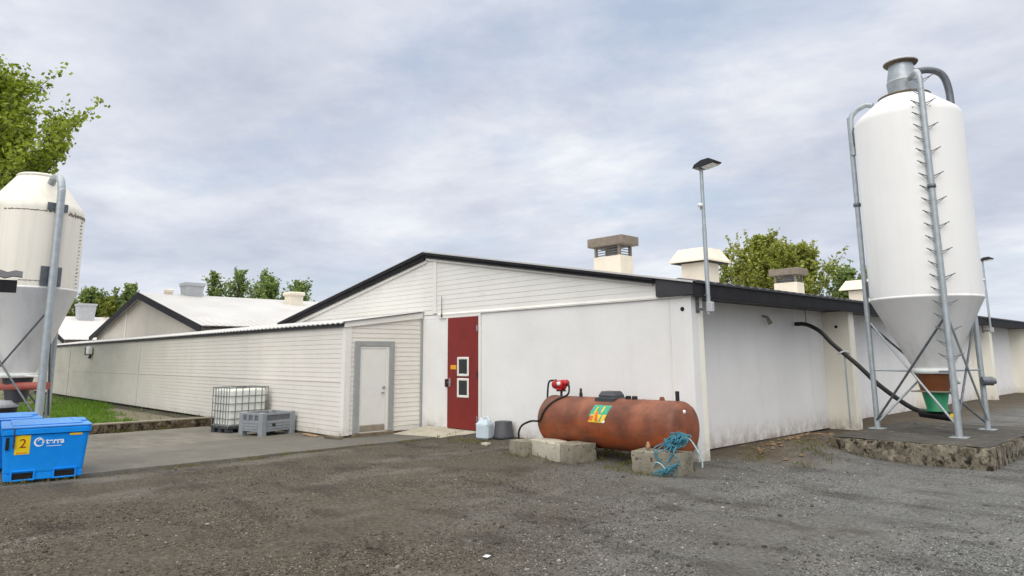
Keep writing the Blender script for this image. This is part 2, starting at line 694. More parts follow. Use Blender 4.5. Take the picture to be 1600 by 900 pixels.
def m_roof():
    n = NT('roof_white')
    P = n.geo.outputs['Position']
    c = n.ramp(n.noise(.6, 7, .6, P), [(.3, srgb(186, 185, 183)), (.7, srgb(204, 203, 201))])
    MT['roof_white'] = n.fin(c, .45, 0, .4)
    n = NT('roof_rusty')
    P = n.geo.outputs['Position']
    c = n.ramp(n.noise(.8, 7, .6, P), [(.3, srgb(194, 191, 187)), (.7, srgb(212, 210, 207))])
    s = n.xyz()
    st = n.ramp(n.noise(1.3, 7, .65, P, (.35, 2.0, 1)), [(.5, 0.), (.56, 1.)])
    msk = n.math('MULTIPLY', n.range(s[1], 12.6, 14.0), n.range(s[0], -51.0, -55.0))
    c = n.mix(n.math('MULTIPLY', st, msk), c, srgb(130, 92, 56))
    MT['roof_rusty'] = n.fin(c, .6)


m_roof()


def m_leaf(name, dark, mid, light):
    n = NT(name)
    isl = n.geo.outputs['Random Per Island']
    c = n.ramp(isl, [(.0, dark), (.5, mid), (1., light)])
    c = n.mix(.35, c, n.ramp(n.noise(.9, 4), [(.35, dark), (.65, light)]))
    n.b.inputs['Transmission Weight'].default_value = 0
    m = n.fin(c, .55, 0, .3)
    tr = n.n('ShaderNodeBsdfTranslucent')
    n.l(n.mix(1., c, (1.25, 1.25, .6), 'MULTIPLY'), tr.inputs[0])
    ms = n.n('ShaderNodeMixShader')
    ms.inputs[0].default_value = .35
    n.l(n.b.outputs[0], ms.inputs[1])
    n.l(tr.outputs[0], ms.inputs[2])
    o = [x for x in n.t.nodes if x.type == 'OUTPUT_MATERIAL'][0]
    n.l(ms.outputs[0], o.inputs[0])
    MT[name] = m


m_leaf('leaf_poplar', srgb(74, 92, 22), srgb(128, 148, 44), srgb(178, 190, 86))
m_leaf('leaf_far', srgb(80, 104, 58), srgb(116, 140, 78), srgb(156, 172, 112))
m_leaf('leaf_olive', srgb(90, 102, 34), srgb(136, 146, 58), srgb(180, 184, 104))
m_leaf('grass_blade', srgb(58, 92, 22), srgb(88, 128, 34), srgb(120, 150, 54))
m_leaf('weed_blade', srgb(78, 84, 40), srgb(104, 106, 54), srgb(130, 124, 76))


def m_ground():
    n = NT('gravel_ground')
    P = n.geo.outputs['Position']
    s = n.xyz()
    grey = n.ramp(n.noise(26., 8, .75, P), [(.28, srgb(58, 58, 57)), (.5, srgb(99, 100, 99)), (.74, srgb(146, 147, 145))])
    brown = n.ramp(n.noise(22., 8, .75, P), [(.28, srgb(50, 46, 40)), (.5, srgb(81, 76, 67)), (.74, srgb(122, 116, 105))])
    # brown earth towards the left and in patches, grey stone on the right
    d = n.math('ADD', n.math('MULTIPLY', s[0], -.16), n.math('MULTIPLY', s[1], -.10))
    d = n.math('ADD', d, n.math('MULTIPLY', n.noise(.55, 7, .6, P), 1.6))
    f = n.range(d, .45, 1.35)
    c = n.mix(f, grey, brown)
    # darker worn tracks across the yard
    tr = n.ramp(n.noise(1.2, 6, .65, P, (.7, 1.5, 1), (2.2, .3, 0)), [(.50, 0.), (.66, 1.)])
    c = n.mix(n.math('MULTIPLY', tr, .62), c, srgb(54, 51, 47))
    lt = n.ramp(n.noise(.8, 6, .6, P, (1.6, .8, 1), (7.2, 3.3, 0)), [(.52, 0.), (.7, 1.)])
    c = n.mix(n.math('MULTIPLY', lt, .35), c, srgb(136, 134, 130))
    # earth against the side wall, round the plinth and beyond
    e = n.math('MULTIPLY', n.range(s[0], -4.4, -5.4), n.range(s[1], 9.9, 10.5))
    c = n.mix(n.math('MULTIPLY', e, .75), c, n.ramp(n.noise(6., 9, .7, P), [(.3, srgb(62, 53, 42)), (.7, srgb(108, 94, 74))]))
    v = n.voronoi(55., vec=P)
    h = n.mix(.5, n.noise(35., 8, .75, P), v)
    n.bump(h, .02, .7)
    MT['gravel_ground'] = n.fin(c, .95, 0, .15)
    n = NT('gravel_stone')
    isl = n.geo.outputs['Random Per Island']
    c = n.ramp(isl, [(0., srgb(62, 62, 60)), (.45, srgb(100, 101, 100)), (.9, srgb(138, 139, 137)), (1., srgb(172, 171, 167))])
    P = n.geo.outputs['Position']
    s = n.xyz()
    d = n.math('ADD', n.math('MULTIPLY', s[0], -.16), n.math('MULTIPLY', s[1], -.10))
    d = n.math('ADD', d, n.math('MULTIPLY', n.noise(.55, 7, .6, P), 1.6))
    c2 = n.ramp(isl, [(0., srgb(52, 46, 41)), (.5, srgb(84, 78, 69)), (.93, srgb(116, 109, 98)), (1., srgb(152, 146, 138))])
    c = n.mix(n.range(d, .45, 1.35), c, c2)
    tr = n.ramp(n.noise(1.2, 6, .65, P, (.7, 1.5, 1), (2.2, .3, 0)), [(.50, 0.), (.66, 1.)])
    c = n.mix(n.math('MULTIPLY', tr, .62), c, srgb(54, 51, 47))
    MT['gravel_stone'] = n.fin(c, .9, 0, .2)
    n = NT('apron_concrete')
    P = n.geo.outputs['Position']
    s = n.xyz()
    c = n.ramp(n.noise(1.0, 9, .66, P, (.6, 1.5, 1)), [(.3, srgb(96, 93, 84)), (.5, srgb(122, 119, 110)), (.72, srgb(146, 141, 132))])
    wet = n.ramp(n.noise(.7, 8, .62, P, (1.0, .7, 1), (1, 6, 2)), [(.28, .45), (.6, 1.)])
    c = n.mix(n.math('MULTIPLY', wet, n.range(s[0], -14.75, -14.6, .12, .85)), c, srgb(102, 100, 94))
    jt = n.math('MULTIPLY', n.range(s[0], -14.80, -14.765), n.range(s[0], -14.715, -14.75))
    c = n.mix(n.math('MULTIPLY', jt, .7), c, srgb(52, 50, 46))
    st = n.ramp(n.noise(1.6, 8, .7, P, (2.2, .5, 1), (4, 0, 7)), [(.55, 0.), (.68, 1.)])
    c = n.mix(n.math('MULTIPLY', st, .5), c, srgb(84, 80, 73))
    fine = n.ramp(n.noise(24., 8, .75, P), [(.35, .8), (.65, 1.12)])
    c = n.mix(1., c, fine, 'MULTIPLY')
    n.bump(n.noise(30., 8, .7, P), .006)
    MT['apron_concrete'] = n.fin(c, .85, 0, .25)
    n = NT('soil')
    P = n.geo.outputs['Position']
    c = n.ramp(n.noise(8., 9, .7, P), [(.3, srgb(84, 76, 60)), (.7, srgb(134, 126, 108))])
    MT['soil'] = n.fin(c, .95)


m_ground()

# ------------------------------------------------------------------ ground
AX = -11.72                      # gravel edge of the concrete apron


def apron_z(x, y):
    return -0.016*max(0.0, AX-x)


def smooth(a, b, t):
    t = min(1, max(0, (t-a)/(b-a)))
    return t*t*(3-2*t)


KX = -19.0                       # kerb line


def ground_z(x, y):
    if x < KX-.15 and y < 7.7:
        return -0.04-0.004*(KX-x)
    if x < AX-.12:
        return apron_z(x, y)-0.10
    n = noise.fractal(Vector((x*.5, y*.5, 0)), 1.0, 2.0, 4)*.022
    n += noise.fractal(Vector((x*2.3, y*2.3, 3.0)), 1.0, 2.0, 4)*.008
    z = n
    z -= .04*smooth(AX+.5, AX, x)*smooth(10, 8.5, y)
    # gravel banked against the front wall and earth between wall and plinth
    z += .07*smooth(8.6, 9.6, y)*smooth(-6.6, -9.0, x)
    d2 = ((x+5.30)/.70)**2+((y-12.0)/1.5)**2
    z += .27*math.exp(-d2)*smooth(10.0, 11.0, y)
    z += .10*smooth(15.2, 18, y)*smooth(-1, -4, x)
    return z


def axis_coords(a, b, step, far, first):
    c = list(np.arange(a, b+1e-6, step))
    s, p = first, b
    r = []
    while p < far:
        p += s
        s *= 1.5
        r.append(p)
    s, p = first, a
    l = []
    while p > -far:
        p -= s
        s *= 1.5
        l.append(p)
    return l[::-1]+c+r


def make_ground():
    xs = axis_coords(-21, 4, .125, 900, .25)
    ys = axis_coords(0.5, 18, .125, 900, .25)
    vs = [(x, y, ground_z(x, y)) for y in ys for x in xs]
    nx = len(xs)
    fs = [(j*nx+i, j*nx+i+1, (j+1)*nx+i+1, (j+1)*nx+i) for j in range(len(ys)-1) for i in range(nx-1)]
    m = MB()
    m.add(vs, fs, True)
    o = m.build('ground', MT['gravel_ground'])
    tag(o, 'dark grey and brown gravel yard in the foreground', 'ground', kind='structure')


make_ground()


def make_apron():
    m = MB()
    xs = np.linspace(KX, AX, 50)
    ys = np.linspace(-3.0, 9.53, 80)
    vs, fs = [], []
    for j, y in enumerate(ys):
        for i, x in enumerate(xs):
            xe = x
            if i == len(xs)-1:
                xe = x+.05*noise.fractal(Vector((0, y*1.7, 1)), 1., 2., 4)
            vs.append((xe, y, apron_z(x, y)+.004*noise.noise(Vector((x, y, 0)))))
    nx = len(xs)
    for j in range(len(ys)-1):
        for i in range(nx-1):
            fs.append((j*nx+i, j*nx+i+1, (j+1)*nx+i+1, (j+1)*nx+i))
    m.add(vs, fs, True)
    # slab edge towards the gravel
    e = []
    for j in range(len(ys)):
        p = vs[j*nx+nx-1]
        e += [p, (p[0]+.01, p[1], -.14)]
    m.add(e, [(2*j, 2*j+1, 2*j+3, 2*j+2) for j in range(len(ys)-1)])
    o = m.build('pavement', MT['apron_concrete'])
    tag(o, 'worn grey concrete apron in front of the low corridor', 'pavement', kind='structure')
    # raised threshold slab by the red door
    m = MB()
    m.add([(-13.05, 8.75, -.02), (-11.35, 8.95, -.0), (-11.1, 9.545, .11), (-12.9, 9.545, .11), (-13.05, 8.75, -.2), (-11.35, 8.95, -.2), (-11.1, 9.545, -.2), (-12.9, 9.545, -.2)],
          [(0, 1, 2, 3), (4, 5, 1, 0), (5, 6, 2, 1), (7, 4, 0, 3)])
    o = m.build('door_ramp', MT['pale_concrete'])
    tag(o, 'pale concrete ramp sloping up to the foot of the red door', 'ramp')


make_apron()

# kerb with earth behind it
k = empty('concrete_kerb', (KX, 5, 0), 0, 'low dark stained concrete kerb between the apron and the grass', 'kerb')
m = MB()
nn = 36
for i in range(nn):
    y0, y1 = -2+i*(9.5/nn), -2+(i+1)*(9.5/nn)
    j0 = .02*noise.noise(Vector((0, y0*2, 4)))
    m.box((KX-.22+j0, y0, -.35), (KX+.03+j0, y1-.004, .075+j0*.6))
m.build('kerb_face', MT['kerb_concrete'], k, True)
m = MB()
for i in range(8):
    y0, y1 = -2+i*(9.5/8), -2+(i+1)*(9.5/8)
    m.box((KX-.26, y0, .07), (KX+.0, y1-.02, .11), bev=.01)
m.build('kerb_cap', MT['kerb_top'], k, True)


def blades(name, pts, mat, hmin, hmax, wid, lean, label, cat):
    m = MB()
    vs, fs = [], []
    for (x, y, z) in pts:
        a = random.uniform(0, 2*math.pi)
        h = random.uniform(hmin, hmax)
        dx, dy = math.cos(a)*wid, math.sin(a)*wid
        b = random.uniform(0, 2*math.pi)
        l = h*random.uniform(.1, lean)
        lx, ly = math.cos(b)*l, math.sin(b)*l
        q = len(vs)
        vs += [(x-dx, y-dy, z-.01), (x+dx, y+dy, z-.01), (x+dx*.7+lx*.4, y+dy*.7+ly*.4, z+h*.6), (x-dx*.7+lx*.4, y-dy*.7+ly*.4, z+h*.6), (x+lx, y+ly, z+h)]
        fs += [(q, q+1, q+2, q+3), (q+3, q+2, q+4)]
    m.add(vs, fs)
    o = m.build(name, mat)
    return tag(o, label, cat, kind='stuff')


# lawn sheet + blades
m = MB()
gx = [KX-.2-1.5*i for i in range(24)]
gy = [-1+.8*i for i in range(11)]
vs = [(x, min(y, 7.55), ground_z(x, 0)+.012) for y in gy for x in gx]
fs = [(j*24+i+1, j*24+i, (j+1)*24+i, (j+1)*24+i+1) for j in range(10) for i in range(23)]
m.add(vs, fs, True)
tag(m.build('lawn', MT['soil']), 'strip of green lawn along the foot of the long corridor wall', 'lawn', kind='structure')
pts = []
while len(pts) < 26000:
    x = KX-.25-abs(random.gauss(0, 9))
    y = random.uniform(1.0, 7.5)
    if x < -50:
        continue
    dens = noise.noise(Vector((x*.8, y*.8, 0)))
    bare = smooth(-.35, .45, -.25*x-y+.7*noise.noise(Vector((x*.7, y*1.3, 5))))*smooth(.3, 1.2, KX-x)
    if random.random() > .02+.98*bare or dens < -.4:
        continue
    pts.append((x, y, ground_z(x, 0)+.012))
blades('grass', pts, MT['grass_blade'], .04, .15, .010, 1.2, 'short green grass growing between the kerb and the corridor', 'grass')
# weeds along edges
pts = []
for _ in range(5200):
    r = random.random()
    if r < .36:
        x = random.uniform(-11.7, -6.2); y = random.choice((9.45, 9.2, 8.8))+random.gauss(0, .12)
        y = min(y, 9.5)
    elif r < .5:
        x = random.uniform(-8.8, -5.6); y = random.uniform(8.0, 9.0)
    elif r < .66:
        x = AX+.05+abs(random.gauss(0, .1)); y = random.uniform(1, 9)
    elif r < .75:
        x = random.uniform(-5.9, -4.6)+random.gauss(0, .1); y = random.uniform(10.2, 11.6)
    else:
        x = KX+.04+abs(random.gauss(0, .06)); y = random.uniform(2, 7.4)
    if noise.noise(Vector((x*1.9, y*1.9, 7))) < .05:
        continue
    z = ground_z(x, y) if x > AX else apron_z(x, y)
    pts.append((x, y, z))
blades('weeds', pts, MT['weed_blade'], .02, .075, .008, 1.2, 'sparse dry weeds along the wall foot and slab edges', 'weeds')


def make_stones():
    """loose stones on the yard, one ground-cover object"""
    t = (1+5**.5)/2
    iv = np.array([(-1, t, 0), (1, t, 0), (-1, -t, 0), (1, -t, 0), (0, -1, t), (0, 1, t), (0, -1, -t), (0, 1, -t), (t, 0, -1), (t, 0, 1), (-t, 0, -1), (-t, 0, 1)])
    iv /= np.linalg.norm(iv[0])
    fi = np.array([(0, 11, 5), (0, 5, 1), (0, 1, 7), (0, 7, 10), (0, 10, 11), (1, 5, 9), (5, 11, 4), (11, 10, 2), (10, 7, 6), (7, 1, 8), (3, 9, 4), (3, 4, 2), (3, 2, 6), (3, 6, 8), (3, 8, 9), (4, 9, 5), (2, 4, 11), (6, 2, 10), (8, 6, 7), (9, 8, 1)])
    rng = np.random.default_rng(3)
    n = 0
    V, Fc = [], []
    want = 115000
    cand = 0
    while n < want and cand < 900000:
        cand += 1
        # more stones near the camera, in the wedge it sees
        d = 3.6+abs(rng.normal(0, 4.5))
        a = -0.813+rng.uniform(-.68, .68)
        x, y = d*math.sin(a), d*math.cos(a)
        if x < AX+.1 or y > 9.45 and x < -6.0 or y < .3 or y > 17:
            continue
        if -5.1 < x < -2.7 and 11.5 < y < 15.3:
            continue
        c = noise.fractal(Vector((x*.55, y*.55, 2)), 1., 2., 3)
        if rng.random() > .55+1.3*c:
            continue
        r = min(.012, .0032+rng.exponential(.0022)) if rng.random() > .004 else rng.uniform(.014, .026)
        s = np.array((rng.uniform(.7, 1.3), rng.uniform(.7, 1.3), rng.uniform(.45, .9)))*r
        an = rng.uniform(0, 6.28)
        p = iv*(1+rng.uniform(-.25, .25, (12, 1)))*s
        ca, sa = math.cos(an), math.sin(an)
        q = np.stack((p[:, 0]*ca-p[:, 1]*sa, p[:, 0]*sa+p[:, 1]*ca, p[:, 2]), 1)
        q += np.array((x, y, ground_z(x, y)+s[2]*.25))
        V.append(q)
        Fc.append(fi+12*n)
        n += 1
    V = np.concatenate(V)
    Fc = np.concatenate(Fc)
    me = bpy.data.meshes.new('gravel')
    me.vertices.add(len(V))
    me.vertices.foreach_set('co', V.astype(np.float32).ravel())
    me.loops.add(len(Fc)*3)
    me.loops.foreach_set('vertex_index', Fc.astype(np.int32).ravel())
    me.polygons.add(len(Fc))
    me.polygons.foreach_set('loop_start', np.arange(0, len(Fc)*3, 3, dtype=np.int32))
    me.polygons.foreach_set('loop_total', np.full(len(Fc), 3, dtype=np.int32))
    me.update(calc_edges=True)
    me.materials.append(MT['gravel_stone'])
    o = bpy.data.objects.new('gravel', me)
    COL.objects.link(o)
    tag(o, 'loose grey stones strewn over the gravel yard', 'gravel', kind='stuff')


make_stones()


# ------------------------------------------------------------------ cladding
def cladding(m, org, du, length, z0, ztop, pitch=.105, step=.009, ranges=None, nrm=None):
    """lap boards on a vertical wall: org corner, du unit direction, nrm outward.
    ztop: constant, or ranges(z) -> (u0, u1)"""
    du, nrm, org = Vector(du), Vector(nrm), Vector(org)
    z = z0
    while z < ztop-1e-4:
        z1 = min(z+pitch, ztop)
        a0, a1 = ranges(z) if ranges else (0, length)
        b0, b1 = ranges(z1) if ranges else (0, length)
        if a1-a0 < .01:
            break
        if b1 < b0:
            b0 = b1 = (b0+b1)/2

        def P(u, zz, o):
            return org+du*u+Vector((0, 0, zz))+nrm*o
        lip = .014
        m.add([P(a0, z, 0), P(a1, z, 0), P(a1, z, step), P(a0, z, step), P(a0, z+lip*.3, step), P(a1, z+lip*.3, step), P(b1, z1, .001), P(b0, z1, .001)],
              [(0, 1, 2, 3), (3, 2, 5, 4), (4, 5, 6, 7)])
        z = z1


m = MB()
random.seed(5)
for k in range(150):
    x = random.gauss(-5.55, .30)
    y = random.gauss(11.9, .75)
    if x < -6.45 or y > 13.2 or y < 10.2:
        continue
    r = random.uniform(.015, .05)
    ph = random.uniform(0, 6)
    vs = []
    for (a, b, c) in ((1, 0, 0), (-1, 0, 0), (0, 1, 0), (0, -1, 0), (0, 0, 1), (0, 0, -1)):
        q = Matrix.Rotation(ph, 3, 'Z') @ Vector((a*random.uniform(.7, 1.6), b*random.uniform(.7, 1.2), c*random.uniform(.4, .8)))*r
        vs.append((x+q.x, y+q.y, ground_z(x, y)+r*.25+q.z))
    m.add(vs, [(0, 2, 4), (2, 1, 4), (1, 3, 4), (3, 0, 4), (2, 0, 5), (1, 2, 5), (3, 1, 5), (0, 3, 5)])
tag(m.build('rubble', MT['rubble']), 'brown clods and rubble heaped between the side wall and the plinth', 'rubble', kind='stuff')

# ------------------------------------------------------------------ main barn
YG = 9.56
XC, XW = -6.02, -6.60
RX, RZ = -12.96, 4.03            # ridge
EX, EZ = -5.90, 2.75             # right eave (top of roof)
SL = (RZ-EZ)/(EX-RX)
LX = -20.3
LZ = RZ-SL*(RX-LX)
YE = 38.0


def roof_z(x):
    return RZ-SL*abs(x-RX)


barn = empty('barn', (-12.9, 20, 0), 0, 'large white low pitched barn with black bargeboards and a red door', 'barn')
m = MB()
m.box((-13.13, YG, -.3), (-12.13, YG+.2, 2.452))
m.box((-13.13, YG, 2.455), (-11.10, YG+.2, 2.54))
m.box((-11.08, YG, -.3), (-6.43, YG+.2, 2.54))
m.box((-6.415, YG, -.3), (XC, YG+.2, 2.54))
m.box((-20.0, YG, -.3), (-13.14, YG+.2, 2.54))
m.build('front_wall', MT['white_plaster'], barn, True)


def gable_rng(z):
    h = (RZ-.12-z)/SL
    return (max(-20.05, RX-h)+20.3, min(-6.30, RX+h)+20.3)


m = MB()
cladding(m, (-20.3, YG, 0), (1, 0, 0), 0, 2.555, RZ-.14, .105, .008, gable_rng, (0, -1, 0))
m.prism([(-20.0, 2.55), (-6.1, 2.55), (-6.1, roof_z(-6.1)-.1), (RX, RZ-.1), (-20.0, roof_z(-20.)-.1)], 'y', YG+.004, YG+.2)
m.build('gable_cladding', MT['gable_cladding'], barn, True)
m = MB()
m.box((-12.70, YG-.035, 2.58), (-12.58, YG-.004, RZ-.2))
m.build('gable_batten', MT['trim_white'], barn, True)
m = MB()
m.prism([(YG-.045, 2.535), (YG-.002, 2.535), (YG-.002, 2.585)], 'x', -12.5, -6.15)
m.box((-12.5, YG-.04, 2.515), (-6.15, YG-.028, 2.533))
m.build('drip_flashing', MT['trim_white'], barn, True)
# side: recessed panels between columns
cols = [9.56, 15.76, 21.6, 27.41, 33.0]
for i, y in enumerate(cols):
    m = MB()
    y1 = y+(.34 if i == 0 else .28)
    if i == 0:
        m.box((XW, YG+.203, -.1), (XC, y1, 2.54), bev=.012)
    else:
        m.box((XW-.05, y, -.1), (XC, y1, 2.54), bev=.012)
    m.build('column', MT['column_paint'], barn, True)
for i, y in enumerate(cols):
    y0 = y+(.34 if i == 0 else .28)
    y1 = (cols+[YE])[i+1]
    m = MB()
    m.box((XW-.12, y0+.003, .03), (XW, y1-.003, 2.56))
    m.build('side_panel', MT['panel_paint'], barn, True)
m = MB()
m.box((XW-.14, 9.9, -.2), (XW-.03, YE, .027))
m.build('foundation_gap', MT['dark_gap'], barn, True)
m = MB()
m.box((-20.0, YG+.21, .1), (XW-.13, YE, 2.5))
m.build('inner_core', MT['dark_gap'], barn, True)
# roof (corrugated sheets), overhanging the gable slightly
m = MB()
ncor = 190
prof = []
for x0, z0, x1, z1 in ((LX, LZ, RX, RZ), (RX, RZ, EX+.02, EZ)):
    m.add([(x0, YG-.14, z0), (x1, YG-.14, z1), (x1, YE, z1), (x0, YE, z0)], [(0, 1, 2, 3)])
    m.add([(x0, YG-.14, z0-.03), (x1, YG-.14, z1-.03), (x1, YE, z1-.03), (x0, YE, z0-.03)], [(3, 2, 1, 0)])
    m.add([(x0, YG-.14, z0-.03), (x1, YG-.14, z1-.03), (x1, YG-.14, z1), (x0, YG-.14, z0)], [(0, 1, 2, 3)])
# rounded sheet ends along the eave
m.build('roof', MT['roof_white'], barn, True)
m = MB()
vs = []
nn = 380
for i in range(nn+1):
    y = YG-.14+(37.6-YG)*i/nn
    dz = (.0, .018, .026, .018)[i % 4]
    vs += [(EX+.06, y, EZ-.035), (EX+.06, y, EZ-.012+dz), (EX-.3, y, EZ+.055+dz)]
for i in range(nn):
    p = 3*i
    m.add([vs[p+k] for k in (0, 3, 4, 1)]+[vs[p+k] for k in (2, 5)], [(0, 1, 2, 3), (3, 2, 5, 4)])
m.build('eave_sheet_ends', MT['grey_soffit'], barn, True)
# bargeboards
m = MB()
d = .165
m.prism([(LX-.02, LZ-.035), (RX, RZ-.035), (RX, RZ-.035-d), (LX-.02, LZ-.035-d)], 'y', YG-.13, YG-.075)
m.prism([(LX-.04, LZ-.03), (RX, RZ-.03), (RX, RZ-.11), (LX-.04, LZ-.11)], 'y', YG-.165, YG-.132)
m.build('bargeboard', MT['black_trim'], barn, True)
m = MB()
m.prism([(RX+.002, RZ-.035), (-6.62, roof_z(-6.62)-.035), (-6.62, roof_z(-6.62)-.035-.075), (RX+.002, RZ-.035-.105)], 'y', YG-.13, YG-.075)
m.prism([(RX+.002, RZ-.03), (-6.62, roof_z(-6.62)-.03), (-6.62, roof_z(-6.62)-.07), (RX+.002, RZ-.09)], 'y', YG-.165, YG-.132)
m.build('bargeboard', MT['black_trim'], barn, True)
m = MB()
m.prism([(LX+.02, LZ-.215), (RX, RZ-.215), (RX, RZ-.27), (LX+.3, LZ-.25)], 'y', YG-.06, YG-.012)
m.prism([(RX+.002, RZ-.165), (-6.7, roof_z(-6.7)-.13), (-6.7, roof_z(-6.7)-.15), (RX+.002, RZ-.21)], 'y', YG-.06, YG-.012)
m.build('verge_trim', MT['trim_white'], barn, True)
# boxed eave on the right side
m = MB()
m.prism([(-6.605, 2.545), (EX, 2.545), (EX, EZ-.035), (-6.605, roof_z(-6.605)-.035)], 'y', YG-.10, YE)
m.build('eave_box', MT['grey_soffit'], barn, True)
m = MB()
yy = YG-.13
while yy < YE:
    y1 = min(yy+4.2, YE)
    m.box((EX+.002, yy, 2.50), (EX+.035, y1-.012, EZ-.02), bev=.004)
    yy = y1
m.build('fascia', MT['black_trim'], barn, True)
# red door
dr = MB()
dr.box((-12.12, YG-.055, .12), (-11.12, YG-.01, 2.445), bev=.006)
for i in range(7):                                     # board joints
    pass
door = dr.build('door', MT['door_red'], barn, True, 'tall dark red door with two small windows one above the other')
for zc in (1.405, .965):
    f = MB()
    xa, xb, h = -11.755, -11.375, .200
    f.box((xa, YG-.085, zc-h), (xa+.05, YG-.056, zc+h), bev=.01)
    f.box((xb-.05, YG-.085, zc-h), (xb, YG-.056, zc+h), bev=.01)
    f.box((xa+.05, YG-.083, zc+h-.05), (xb-.05, YG-.056, zc+h), bev=.01)
    f.box((xa+.05, YG-.083, zc-h), (xb-.05, YG-.056, zc-h+.05), bev=.01)
    f.build('window_frame', MT['trim_white'], door, True)
    g = MB()
    g.box((xa+.048, YG-.068, zc-h+.048), (xb-.048, YG-.058, zc+h-.048))
    g.build('window_pane', MT['dark_glass'], door, True)
m = MB()
m.box((-12.0, YG-.066, 1.345), (-11.80, YG-.056, 1.435), bev=.003)
m.build('door_sign', MT['yellow_sign'], door, True)
m = MB()
m.tube([(-12.03, YG-.05, 1.07), (-12.03, YG-.11, 1.07), (-11.9, YG-.12, 1.075)], .016, 8)
m.box((-12.06, YG-.066, .98), (-12.0, YG-.056, 1.16), bev=.004)
m.build('door_handle', MT['chrome'], door, True)
m = MB()
m.box((-12.17, YG-.09, .97), (-12.10, YG-.056, 1.14), bev=.008)
m.build('door_lock', MT['black_plastic'], barn, True)
for z in (.35, 1.25, 2.2):
    m = MB()
    m.tube([(-11.125, YG-.06, z-.06), (-11.125, YG-.06, z+.06)], .014, 8)
    m.build('hinge', MT['chrome'] if z > 2 or z < .5 else MT['black_plastic'], door, True)
m = MB()
m.box((-12.19, YG-.035, .1), (-12.125, YG-.004, 2.45), bev=.004)
m.box((-11.115, YG-.035, .1), (-11.05, YG-.004, 2.45), bev=.004)
m.box((-12.45, YG-.035, 2.452), (-11.05, YG-.004, 2.513), bev=.004)
m.build('door_frame', MT['trim_white'], barn, True)
# small things of the wall: joint line, vent holes, cable
m = MB()
m.tube([(-6.42, YG-.008, .1), (-6.42, YG-.008, 2.5)], .010, 6)
m.build('cable_conduit', MT['trim_white'], barn, True)
for (x, y, z, ax) in ((-6.18, YG, 2.33, 'y'), (XC, 0, 0, None)):
    if ax:
        m = MB()
        m.lathe([(.0, -.012), (.032, -.012), (.036, -.002)], (x, y, z), 16, 'y')
        m.build('vent_hole', MT['dark_gap'], barn, True)
m = MB()
m.lathe([(.0, -.012), (.03, -.012), (.034, -.002)], (-6.3, 15.76, 2.2), 16, 'y')
m.build('vent_hole', MT['dark_gap'], barn, True)


def vent_box(parent, x, y, zb, w, d, top, name='roof_vent'):
    """square shaft, open louvred lantern, heavy concrete cap"""
    zt = top
    m = MB()
    m.box((x-w*.38, y-d*.38, zb-.6), (x+w*.38, y+d*.38, zt-.46), bev=.01)
    v = m.build(name, MT['vent_cream'], parent, True, 'square vent with an open lantern under a thick brown cap')
    m = MB()
    m.box((x-w*.5, y-d*.5, zt-.215), (x+w*.5, y+d*.5, zt), bev=.015)
    m.build('vent_cap', MT['vent_concrete'], v, True)
    for sx in (-1, 1):
        for sy in (-1, 1):
            m = MB()
            cx, cy = x+sx*(w*.36-.03), y+sy*(d*.36-.03)
            m.box((cx-.03, cy-.03, zt-.46), (cx+.03, cy+.03, zt-.2))
            m.build('vent_post', MT['vent_concrete'], v, True)
    m = MB()
    m.box((x-.10, y-.10, zt-.46), (x+.14, y+.10, zt-.2))
    m.build('vent_post', MT['vent_concrete'], v, True)
    m = MB()
    for i in range(4):
        z = zt-.44+i*.06
        m.box((x-w*.33, y-d*.33, z), (x+w*.33, y-d*.33+.012, z+.02))
        m.box((x+w*.33-.012, y-d*.30, z), (x+w*.33, y+d*.33, z+.02))
    m.build('vent_louvre', MT['steel_dark'], v, True)
    return v


def vent_hood(parent, x, y, zb, w, top):
    m = MB()
    m.box((x-w*.3, y-w*.3, zb-.6), (x+w*.3, y+w*.3, top-.3), bev=.01)
    v = m.build('roof_vent', MT['vent_cream'], parent, True, 'square vent under a cream flared hood')
    m = MB()
    a, b = w*.5, w*.34
    z0, z1 = top-.38, top
    lo = [(x-a, y-a), (x+a, y-a), (x+a, y+a), (x-a, y+a)]
    hi = [(x-b, y-b), (x+b, y-b), (x+b, y+b), (x-b, y+b)]
    vs = [(p[0], p[1], z0) for p in lo]+[(p[0], p[1], z0+.035) for p in lo]+[(p[0], p[1], z1) for p in hi]
    fs = [(4, 5, 1, 0)[::-1], (8, 9, 10, 11), (3, 2, 1, 0)]
    for i in range(4):
        j = (i+1) % 4
        fs.append((4+i, 4+j, 8+j, 8+i))
        if i:
            fs.append((i, j, 4+j, 4+i))
    fs[0] = (0, 1, 5, 4)
    m.add(vs, fs)
    m.build('vent_hood', MT['vent_cream'], v, True)
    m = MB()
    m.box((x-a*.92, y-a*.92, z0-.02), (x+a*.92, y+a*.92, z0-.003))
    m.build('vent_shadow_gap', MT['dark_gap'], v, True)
    return v


vent_box(barn, -10.36, 13.15, 3.5, 1.06, .66, 4.41)
vent_hood(barn, -10.36, 17.0, 3.5, 1.22, 4.51)
vent_box(barn, -10.36, 22.4, 3.5, 1.02, .72, 4.40)
vent_hood(barn, -10.3, 28.6, 3.5, 1.30, 4.44)
# thin lightning rod at the seam above the corridor
m = MB()
m.tube([(-12.35, YG-.05, 2.5), (-12.35, YG-.05, 2.95)], .008, 6)
m.box((-12.37, YG-.06, 2.48), (-12.33, YG-.01, 2.56))
m.build('cable_bracket', MT['steel_dark'], barn, True)
# small cable horn on the first side panel
m = MB()
m.tube([(XW, 13.0, 2.36), (XW+.10, 13.0, 2.33), (XW+.14, 13.05, 2.20)], [.02, .03, .05], 8)
m.build('wall_bracket', MT['flange'], barn, True)

